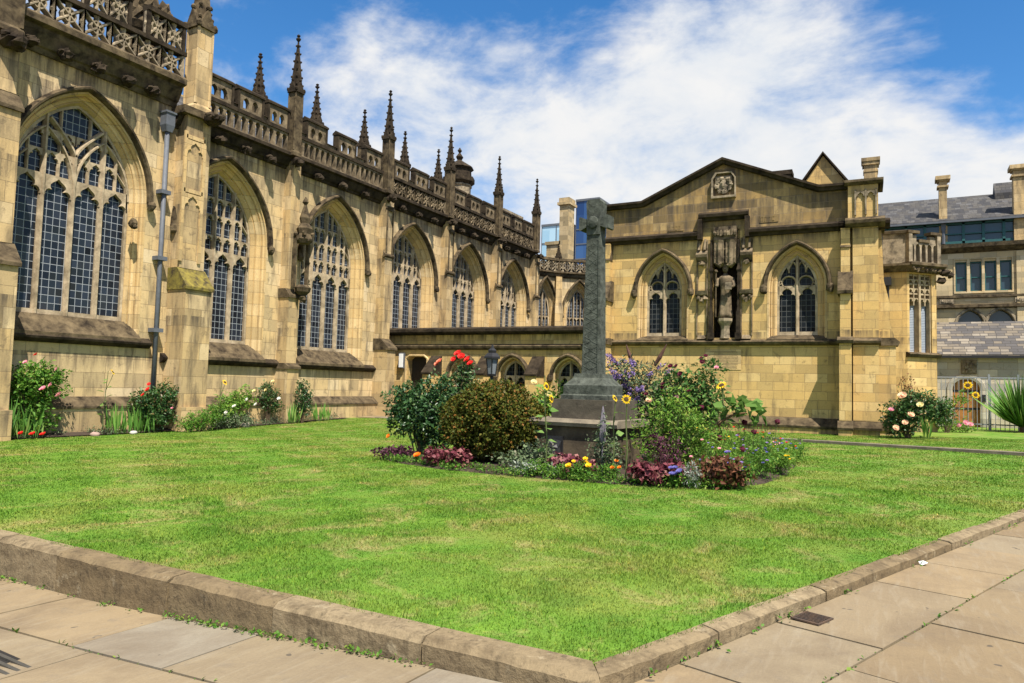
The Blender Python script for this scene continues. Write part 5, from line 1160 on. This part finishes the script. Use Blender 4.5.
shrub('rose_bush', 'pale yellow flowered rose bush between clipped shrub and cross', 'rose bush', -5.75, 12.3, L, 1700, .075, LM_LIGHT, ns=10, flowers=[((-.25, -.2, 1.42), .06, F_CREAM), ((.1, -.28, 1.2), .055, F_CREAM), ((.35, -.2, 1.05), .06, F_CREAM), ((-.3, -.3, .95), .05, F_PINK), ((.3, -.25, .8), .05, F_PINK)])
shrub('dark_plant', 'dark upright bronze plant with a grey spike in front of the cross pedestal', 'plant', -3.98, 10.45, [(0, 0, .35, .22, .2, .38), (.15, 0, .25, .2, .2, .25)], 800, .06, LM_GREYG, stem=WOOD, ns=16, sr=.006, clump=.6)
t = plant('spike_flower', 'grey lilac flower spike standing before the pedestal', 'flower', -3.95, 10.35); MB().lathe([(.012, 0), (.012, .45), (.05, .5), (.055, .75), (.02, .98), (.004, 1.04)], 0, 0, 6).build('spike', plain('grey_lilac', (.19, .17, .20), .9, .4, 30, None, .6), t); foliage('foliage', [(0, 0, .7, .07, .07, .3)], 220, .035, LM_GREYG, t)
shrub('dark_plant', 'dark wine red stalky plant right of the cross pedestal', 'plant', -3.05, 10.75, [(0, 0, .35, .3, .25, .3), (-.2, .1, .5, .2, .2, .22)], 420, .055, LM_PURP, stem=plain('wine_stem', (.09, .035, .04), .8, .3, 9, None, 0), ns=36, sr=.007, clump=.6)
# buddleia with lilac panicles
LB = [(0, 0, 1.05, .55, .45, .55), (-.35, 0, 1.45, .4, .35, .35), (.35, 0, 1.35, .45, .35, .4), (0, 0, .5, .4, .4, .4), (0, -.2, 1.6, .4, .3, .3)]
t = shrub('buddleia', 'arching buddleia with lilac flower spikes right of the cross', 'shrub', -4.3, 13.05, LB, 3000, .10, LM_GREYG, ns=18, aspect=.3, clump=.5)
for i in range(30):
    a = -1.57 + random.uniform(-1.5, 1.5); rr_ = random.uniform(.25, .72); p = Vector((rr_*math.cos(a)*1.0, rr_*math.sin(a)*.8, random.uniform(.95, 1.95))); d = Vector((math.cos(a)*.7, math.sin(a)*.4 - .2, random.uniform(.0, .9))).normalized()
    L_ = random.uniform(.13, .24); q = foliage('flower', [(p.x + d.x*L_*u, p.y + d.y*L_*u, p.z + d.z*L_*u, .045*(1.15-u), .045*(1.15-u), .045*(1.15-u)) for u in (0, .25, .5, .75, 1)], 70, .03, F_PURP, t, clump=.1, aspect=.9)
for p, d in (((-.35, 0, 1.7), (-.5, 0, .6)), ((.35, -.1, 1.75), (.5, 0, .8)), ((-.1, 0, 1.8), (-.3, 0, .7))):
    m = MB(); m.tube([p, (p[0]+d[0]*.2, p[1], p[2]+d[2]*.2), (p[0]+d[0]*.45, p[1], p[2]+d[2]*.5)], [.03, .045, .008], 6); m.build('seed_head', plain('brown_seed', (.10, .05, .035), .9, .3, 20), t)
LR = [(0, 0, 1.3, .45, .4, .38), (.3, .1, 1.1, .45, .4, .42), (-.35, 0, 1.0, .42, .4, .45), (.1, 0, .6, .5, .4, .4), (.4, 0, 1.65, .26, .25, .26), (-.2, 0, 1.55, .25, .25, .2)]
shrub('rose_bush', 'tall open rose bush with small maroon blooms right of the buddleia', 'rose bush', -3.25, 12.6, LR, 3400, .085, LM_MIDR, ns=16, flowers=rnd_flowers(LR, 14, .045, [F_MAR, F_MAR, F_PINK]) + [((-.62, -.2, 1.1), .06, F_PEACH)])
shrub('leafy_plant', 'mass of fresh green leaves in front of the buddleia', 'plant', -3.15, 11.3, [(0, 0, .72, .48, .38, .48), (-.3, -.1, .5, .38, .3, .45), (.35, 0, .5, .45, .35, .42), (.1, -.1, 1.1, .3, .26, .26), (.5, -.2, .75, .3, .3, .3)], 3000, .075, LM_LIGHT, stem=STEM, ns=26, aspect=.36, clump=.75, wb=1.8)
sunflower('young sunflower with broad leaves and one yellow head right of the roses', -2.5, 12.0, 1.4, [((-.02, -.06, 1.38), .1, (-.3, -.6, .8))], 9, (0, 0), .2, lo=.6)
t = plant('leaning_stem_plant', 'thick brown leaning stem topped with big green leaves at the right of the bed', 'plant', -2.75, 12.0); m = MB(); m.tube([(-.1, 0, 0), (.0, 0, .45), (.15, 0, .75), (.42, 0, .92), (.6, 0, .95)], [.03, .03, .028, .02, .012], 6); m.build('stem', plain('tan_stem', (.20, .12, .06), .85, .3, 9), t)
foliage('foliage', [(.55, 0, 1.02, .28, .22, .12), (.8, 0, .95, .15, .15, .1)], 60, .19, LM_SUN, t, aspect=.75)
# wildflower drift to the right
drift = [(-2.35, 10.9, .4, .34, LM_LIGHT), (-1.95, 11.6, .42, .30, LM_MID), (-2.6, 11.7, .45, .42, LM_LIGHT), (-2.1, 12.7, .45, .40, LM_MID), (-2.75, 13.2, .5, .45, LM_LIGHT), (-1.9, 13.7, .42, .30, LM_LIGHT), (-2.5, 14.4, .5, .36, LM_MID), (-1.85, 14.8, .38, .24, LM_MID), (-3.3, 14.2, .5, .4, LM_LIGHT), (-2.0, 10.4, .34, .26, LM_MID), (-1.72, 12.4, .3, .26, LM_LIGHT)]
ORD = ['nearest the front edge', 'at the right edge beside the lawn', 'below the leaning brown stem', 'amid the drift with tall grassy stems', 'under the young sunflower', 'low and pale by the lawn', 'towards the gabled wall', 'at the far right tip of the bed', 'behind the tall rose bush', 'at the front corner right of the bronze clump', 'small and yellowish by the lawn edge']
for i, (x, y, r, h, lm) in enumerate(drift):
    h *= 1.25; lob = [(0, 0, h*.5, r, r*.9, h*.62), (r*.4, -.1, h*.7, r*.6, r*.5, h*.5), (-r*.4, .1, h*.9, r*.4, r*.4, h*.4)]
    t = shrub('wildflower_clump', 'loose wildflower clump ' + ORD[i], 'wildflowers', x, y, lob, 1300, .06, lm, stem=STEM, ns=34, sr=.004, aspect=.28, clump=.75, wb=1.7); t['group'] = 'wildflowers right of the cross'
    cols = [[F_BLUE, F_PURP, F_PINK], [F_PURP, F_BLUE], [F_MAR, F_YEL], [F_PINK, F_PURP], [F_YEL, F_MAR, F_RED], [F_BLUE, F_PINK], [F_RED, F_PURP], [F_PURP, F_RED], [F_YEL, F_ORG], [F_BLUE, F_PURP], [F_BLUE, F_YEL]][i]
    for p, rr_, mt in rnd_flowers(lob, 11, .026, cols, 1.12): bloom('flower', p, rr_, mt, t, 2, i, (0, -.5, 1))
for x, y, h in ((-2.2, 12.2, .95), (-2.45, 11.5, .75), (-1.75, 12.6, .85), (-2.9, 12.2, 1.1), (-2.05, 11.2, .6)):
    pass
t = plant('allium', 'few thin stems with dark maroon pompom heads above the wildflowers', 'flower', -2.3, 12.0)
for dx, dy, h in ((.1, .2, .78), (-.15, -.5, .55), (.55, .6, .80), (-.6, .2, 1.0), (.25, -.8, .42), (.2, .5, .62), (-.35, .3, .72)):
    m = MB(); m.tube([(dx*.7, dy, 0), (dx*.9, dy, h*.5), (dx, dy, h)], .005, 4); s_ = m.build('stem', STEM, t); MB().blob((dx, dy, h), .045, 6, .25, dx).build('flower', F_MAR, t)
shrub('bronze_clump', 'rusty bronze leaved low clump at the front edge of the bed', 'plant', -2.2, 10.2, [(0, 0, .18, .32, .25, .2), (.25, .05, .15, .25, .2, .18)], 900, .075, LM_BRON, ns=0, aspect=.7)
shrub('silver_plant', 'small silver grey feathery tuft right of the burgundy clump', 'plant', -2.5, 9.95, [(0, 0, .14, .16, .14, .16)], 420, .05, LM_SILV, ns=0, aspect=.2)
t = plant('blue_flower_clump', 'small clump of violet blue flowers beside the burgundy leaves', 'flower', -2.68, 9.85); foliage('foliage', [(0, 0, .08, .14, .1, .1)], 160, .05, LM_MID, t)
for i in range(7): bloom('flower', (random.uniform(-.13, .13), random.uniform(-.1, .02), random.uniform(.12, .22)), .04, F_BLUE, t, 2, i)
t = plant('tall_stems', 'wispy tall stems with tiny leaves rising above the wildflower drift', 'wildflowers', -2.5, 12.2)
m = MB(); P = []
for i in range(70):
    x, y = random.uniform(-.75, .75), random.uniform(-1.7, 1.6); h = random.uniform(.35, .95); lx, ly = random.gauss(0, .10), random.gauss(0, .10)
    m.tube([(x, y, 0), (x + lx*.4, y + ly*.4, h*.55), (x + lx, y + ly, h)], [.004, .003, .0015], 3)
    for q in range(9): u = random.uniform(.15, 1); P.append((x + lx*u*u, y + ly*u*u, h*u))
m.build('stems', STEM, t); P = np.array(P); n = len(P); D = unit(RNG.normal(size=(n, 3)) + [0, 0, .5]); nn = unit(RNG.normal(size=(n, 3)) + [0, 0, .8]); nn = unit(nn - D*(nn*D).sum(1, keepdims=True)); ln = RNG.uniform(.03, .08, n)
V, F = leaf_verts(P, D, nn, ln, ln*.3); np_mesh('leaves', V, F, LM_LIGHT, t, 3)
bg_ = []
for i in range(60):
    y = random.uniform(9.8, 21.8); x = random.uniform(-19.75, -19.25); bg_.append((x, y, gz(x, y) + .08, random.uniform(.12, .25), random.uniform(.15, .4), random.uniform(.07, .22)))
struct(foliage('border_cover', bg_, 4200, .055, LM_GREYG, None, clump=.7, aspect=.45), 'stuff', 'untidy low greenery along the cathedral wall border')
gl = []
for i in range(46):
    u = i/45; k = u*7; j = int(min(k, 6)); a, b = BED[j], BED[j+1]; x = a[0] + (b[0]-a[0])*(k-j); y = a[1] + (b[1]-a[1])*(k-j); x, y = -5 + (x+5)*.935 + random.uniform(-.1, .1), 12.2 + (y-12.2)*.935 + random.uniform(-.02, .18)
    gl.append((x, y, gz(x, y) + .07, random.uniform(.12, .26), random.uniform(.08, .14), random.uniform(.05, .10)))
o = struct(foliage('ground_cover', gl, 5200, .045, LM_MID, None, clump=.7, aspect=.4), 'stuff', 'low mixed green ground cover along the front edge of the flower bed')
# --- border along the cathedral
def iris(label, x, y, n, h, w, flowers=()):
    t = plant('iris_clump', label, 'iris', x, y); P = []; D = []; 
    base = np.stack([RNG.uniform(-w, w, n)*.5, RNG.uniform(-w, w, n), np.zeros(n)], 1); D = unit(np.stack([RNG.normal(0, .13, n), RNG.normal(0, .16, n), np.ones(n)], 1)); nn = unit(np.stack([np.ones(n), RNG.normal(0, .5, n), np.zeros(n)], 1)); nn = unit(nn - D*(nn*D).sum(1, keepdims=True))
    ln = h*RNG.uniform(.55, 1.1, n); V, F = leaf_verts(base, D, nn, ln, np.full(n, .055), .02); np_mesh('leaves', V, F, LM_IRIS, t, 3)
    for p in flowers: bloom('flower', p, .08, F_RED, t, 3, 1)
    return t
BX = -19.45
LA = [(.1, 0, 1.55, .5, .6, .42), (.0, .3, 1.3, .4, .45, .4), (0, -.3, 1.2, .4, .4, .4), (.1, 0, .8, .3, .35, .35), (0, .1, .4, .35, .5, .3)]
shrub('rose_bush', 'tall bushy rose with pink blooms at the left end of the wall border', 'rose bush', BX, 10.55, LA, 3600, .10, LM_MID, ns=14, flowers=[((.5, -.1, 1.25), .085, F_PINK), ((.55, .05, 1.35), .07, F_PINK), ((.4, -.5, 1.9), .06, F_PINK), ((.5, .3, 1.1), .09, F_PINK), ((.45, -.3, 2.1), .06, F_RED), ((.5, .2, 1.75), .06, F_PINK)])
iris('tall sword-leaved iris clump with red flowers at the foot of the pink rose', -19.25, 10.15, 60, 1.05, .45, [((.2, .2, .15), (0)), ] and [(.25, .15, .12), (.25, .4, .1), (.2, -.1, .14)])
iris('sword-leaved iris clump left of the red-tipped rose', -19.3, 12.85, 46, .85, .4)
iris('small sword-leaved clump beneath the red-tipped rose', -19.25, 13.5, 36, .8, .3)
sunflower('thin tall sunflower with a small yellow head against the cathedral wall', -19.35, 12.3, 1.75, [((.1, .15, 1.72), .09, (.6, .5, .5))], 11, (.05, .05), .2)
LD = [(.1, 0, .95, .5, .55, .4), (.1, .35, 1.15, .35, .4, .32), (0, -.3, .8, .4, .4, .4), (.1, .1, .5, .45, .6, .4)]
shrub('rose_bush', 'dense rose bush with dark red young shoots in front of the lead downpipe', 'rose bush', BX, 13.85, LD, 4200, .085, LM_ROSE, ns=16, flowers=[((.4, -.45, 1.25), .08, F_RED), ((.42, -.6, 1.1), .07, F_RED), ((.3, -.35, 1.4), .06, F_RED), ((.5, .3, .7), .05, F_PINK)])
shrub('low_plant', 'sprawling low green plants at the foot of the big pier', 'plant', -18.75, 15.0, [(0, 0, .35, .4, .55, .3), (0, .5, .5, .3, .35, .3), (.1, -.5, .2, .35, .4, .2)], 2300, .065, LM_MID, ns=10)
sunflower('thin sunflower with one yellow head before the lichened buttress', -18.65, 15.55, 1.5, [((.12, .1, 1.48), .1, (.8, .1, .5))], 10, (.05, .04), .19)
LF = [(0, 0, .75, .45, .6, .45), (0, .45, .95, .35, .4, .35), (.1, -.45, .5, .4, .45, .4)]
shrub('rose_bush', 'loose light green rose bush with whitish blooms right of the big pier', 'rose bush', BX, 16.8, LF, 2800, .08, LM_LIGHT, ns=14, flowers=[((.4, .2, .9), .08, F_WHITE), ((.42, -.3, .7), .08, F_WHITE), ((.3, .6, 1.2), .07, F_CREAM), ((.4, .6, .75), .07, F_WHITE), ((.4, -.6, .5), .07, F_WHITE)])
shrub('low_plant', 'grey green low mound at the lawn edge below the whitish rose', 'plant', -19.1, 16.3, [(0, 0, .25, .4, .5, .26), (.1, .6, .25, .3, .4, .22)], 1400, .06, LM_GREYG, ns=0)
LG = [(0, 0, 1.05, .35, .45, .38), (0, .2, .7, .3, .4, .4), (0, -.1, 1.35, .22, .25, .2)]
shrub('rose_bush', 'small upright rose with yellow blooms against the wall left of the second pier', 'rose bush', BX, 18.3, LG, 1700, .075, LM_ROSE, ns=12, flowers=[((.3, -.1, 1.5), .07, F_CREAM), ((.3, -.4, 1.2), .07, F_CREAM), ((.32, .2, .9), .07, F_WHITE)])
LH = [(.05, 0, 1.0, .3, .35, .4), (0, .1, .55, .3, .35, .35), (.05, -.1, 1.35, .2, .22, .25)]
shrub('rose_bush', 'narrow upright dark rose bush in front of the second pier', 'rose bush', -19.0, 19.5, LH, 1700, .075, LM_DARK, ns=12)
iris('pale green iris clump beside the narrow dark rose', -19.0, 19.1, 30, .75, .2)
iris('last fan of iris leaves near the stone paving', -19.1, 20.6, 40, .7, .4)
for i, (x, y, s_, lab) in enumerate(((-19.0, 11.9, .09, 'pinkish rounded stone on the border soil'), (-19.0, 13.0, .08, 'white rounded stone at the lawn edge'), (-19.05, 17.0, .13, 'pale boulder beneath the whitish rose'))):
    o = MB().blob((0, 0, 0), (s_, s_*1.4, s_*.8), 8, .15, i).build('stone', plain('pale_stone_%d' % i, ((.36, .25, .21), (.5, .47, .42), (.38, .33, .26))[i], .9, .2, 6), None, True); o.location = (x, y, gz(x, y) + s_*.5); tag(o, lab, 'stone')
# --- right hand side
LP = [(0, 0, .75, .6, .5, .55), (.5, .2, .95, .5, .4, .4), (-.3, 0, .45, .45, .4, .4), (.85, .3, .75, .4, .35, .35), (.2, 0, 1.2, .4, .35, .3), (.95, .2, 1.1, .25, .25, .15)]
shrub('rose_bush', 'wide rose bush with large peach blooms at the corner of the gabled building', 'rose bush', .25, 25.3, LP, 4800, .10, LM_ROSE, ns=18, flowers=[((-.12, -.55, 1.28), .13, F_PEACH), ((.35, -.5, 1.02), .10, F_CREAM), ((.1, -.6, .72), .10, F_PEACH), ((-.05, -.62, .48), .09, F_PEACH), ((-.3, -.55, .3), .10, F_PEACH), ((-.42, -.5, .85), .08, F_PINK)])
shrub('climber', 'reddish twiggy climber behind the peach rose bush', 'plant', .25, 26.9, [(0, 0, 1.6, .25, .2, .5), (.2, 0, 1.2, .3, .2, .4)], 420, .07, LM_BRON, ns=16)
iris('fan of upright leaves at the foot of the peach rose bush', .75, 24.75, 30, .75, .18)
t = plant('yucca', 'large spiky yucca with arching green blades in front of the railing', 'yucca', 4.1, 32.6); P = []; n = 420
az = RNG.uniform(0, 6.28, n); el = RNG.uniform(.55, 1.54, n); D = np.stack([np.cos(az)*np.cos(el), np.sin(az)*np.cos(el), np.sin(el)], 1); nn = unit(np.stack([-np.cos(az)*np.sin(el), -np.sin(az)*np.sin(el), np.cos(el)], 1)); V, F = leaf_verts(np.zeros((n, 3)) + [0, 0, .12], D, nn, RNG.uniform(.9, 2.1, n), np.full(n, .06), -.10); np_mesh('leaves', V, F, LM_IRIS, t, 3); MB().lathe([(.14, -.05), (.11, .2)], 0, 0, 7).build('trunk', WOOD, t)
shrub('border_plants', 'low pink and green plants with pots at the foot of the canted bay', 'plant', 1.75, 30.8, [(0, 0, .2, .5, .3, .22), (.5, .1, .2, .3, .25, .2)], 700, .08, LM_LIGHT, ns=0, flowers=[((.4, -.25, .35), .1, F_PINK), ((.2, -.28, .25), .08, F_PINK), ((.55, -.2, .3), .09, F_PINK)])
sunflower('yellow sunflower seen through the railing before the orange door', 2.35, 33.0, 1.75, [((.05, -.1, 1.72), .17, (0, -1, .3)), ((.3, -.1, 1.35), .15, (.3, -1, .3))], 10, (.05, 0), .26)
shrub('leaning_plant', 'leafy arching shoots between the canted bay and the railing', 'plant', 1.55, 30.2, [(0, 0, .9, .3, .25, .3), (.4, 0, 1.15, .35, .2, .18), (-.2, 0, .5, .3, .3, .3)], 900, .085, LM_MID, ns=10)
# weeds in the joint at the foot of the kerb
wp = MB()
P, O = [], []
for q in range(46):
    s_ = RNG.choice([RNG.uniform(.3, 6), RNG.uniform(1.2, 3.2)]); a = KC + dL*float(s_) + nL*(KWL + .02)
    for r_ in range(10): P.append((a.x + RNG.normal(0, .045), a.y - abs(RNG.normal(0, .02)), pz(a.x) + RNG.uniform(0, .03)))
for q in range(26):
    s_ = RNG.uniform(.3, 9); a = KC + dR*float(s_) + nR*(KWR + .015)
    for r_ in range(8): P.append((a.x + RNG.normal(0, .025), a.y + RNG.normal(0, .04), pz(a.x) + RNG.uniform(0, .03)))
for q in range(150):                                     # moss and seedlings along slab joints
    s_ = RNG.uniform(.2, 6); w_ = RNG.choice([.66, 1.30]); a = KC + dL*float(s_) + nL*float(KWL + w_); P.append((a.x, a.y + RNG.normal(0, .008), pz(a.x)))
    s_ = RNG.uniform(.2, 9); a = KC + dR*float(s_) + nR*float(KWR + .62); P.append((a.x + RNG.normal(0, .008), a.y, pz(a.x)))
P = np.array(P); n = len(P); D = unit(RNG.normal(size=(n, 3))*[1, 1, .4] + [0, 0, .5]); nn = unit(RNG.normal(size=(n, 3))*.4 + [0, 0, 1]); nn = unit(nn - D*(nn*D).sum(1, keepdims=True)); ln = RNG.uniform(.010, .034, n); V, F = leaf_verts(P, D, nn, ln, ln*.7); struct(np_mesh('weeds', V, F, LM_MID, None, 3), 'stuff', 'tiny green weeds growing in the joints at the foot of the kerb')
# ================================================================== GRASS
def blades(n, xr, yr, cond, h, w):
    x = RNG.uniform(*xr, n); y = RNG.uniform(*yr, n)
    v = np.stack([x - KC.x, y - KC.y], 1); ok = (v @ np.array([-nL.x, -nL.y]) > -.045) & (v @ np.array([-nR.x, -nR.y]) > -.035) & (x > -19.2)
    dist = np.hypot(x, y); ok &= cond(dist); x, y = x[ok], y[ok]
    k = np.array([not in_poly(a, b, BED_S) for a, b in zip(x, y)]) if len(x) else []
    x, y = x[k], y[k]; z = np.array([gz(a, b) for a, b in zip(x, y)]); n = len(x)
    hm = .85 + .22*np.sin(x*1.7 + y*.6 + 1)*np.sin(y*1.3 - x*.4) + .25*np.sin(x*4.1 + y)*np.sin(y*3.7 - x*1.3 + 2); hh = h*np.clip(hm, .45, 1.5)*RNG.uniform(.5, 1.25, n); a = RNG.uniform(0, 6.283, n)
    lean = RNG.normal(0, .55, (n, 2)); b = np.stack([x, y, z - .004], 1); sd_ = np.stack([np.cos(a), np.sin(a), np.zeros(n)], 1)*(w*RNG.uniform(.6, 1.3, n))[:, None]*.5
    mid = b + np.stack([lean[:, 0]*hh*.3, lean[:, 1]*hh*.3, hh*.6], 1); tip = b + np.stack([lean[:, 0]*hh, lean[:, 1]*hh, hh*.95], 1)
    V = np.stack([b - sd_, b + sd_, mid + sd_*.7, tip, mid - sd_*.7], 1).reshape(-1, 3); o = np.arange(n)*5
    F = np.stack([np.stack([o, o+1, o+2], 1), np.stack([o, o+2, o+4], 1), np.stack([o+4, o+2, o+3], 1)], 1).reshape(-1, 3); return V, F
VS, FS, off_ = [], [], 0
for args in ((560000, (-11, 2.5), (3.2, 9.5), lambda d: d < 5.5 + 4*RNG.random(len(d)), .027, .0045), (620000, (-16, 5), (3.2, 16), lambda d: (d > 5 + 3*RNG.random(len(d))) & (d < 10 + 6*RNG.random(len(d))), .028, .009), (520000, (-19.3, 8), (4, 27), lambda d: (d > 9 + 6*RNG.random(len(d))), .028, .015)):
    V, F = blades(*args); VS.append(V); FS.append(F + off_); off_ += len(V)
struct(np_mesh('grass', np.concatenate(VS), np.concatenate(FS), lawn_mat('grass_blade', True), None, 3), 'stuff', 'short green lawn grass with dry straw patches')
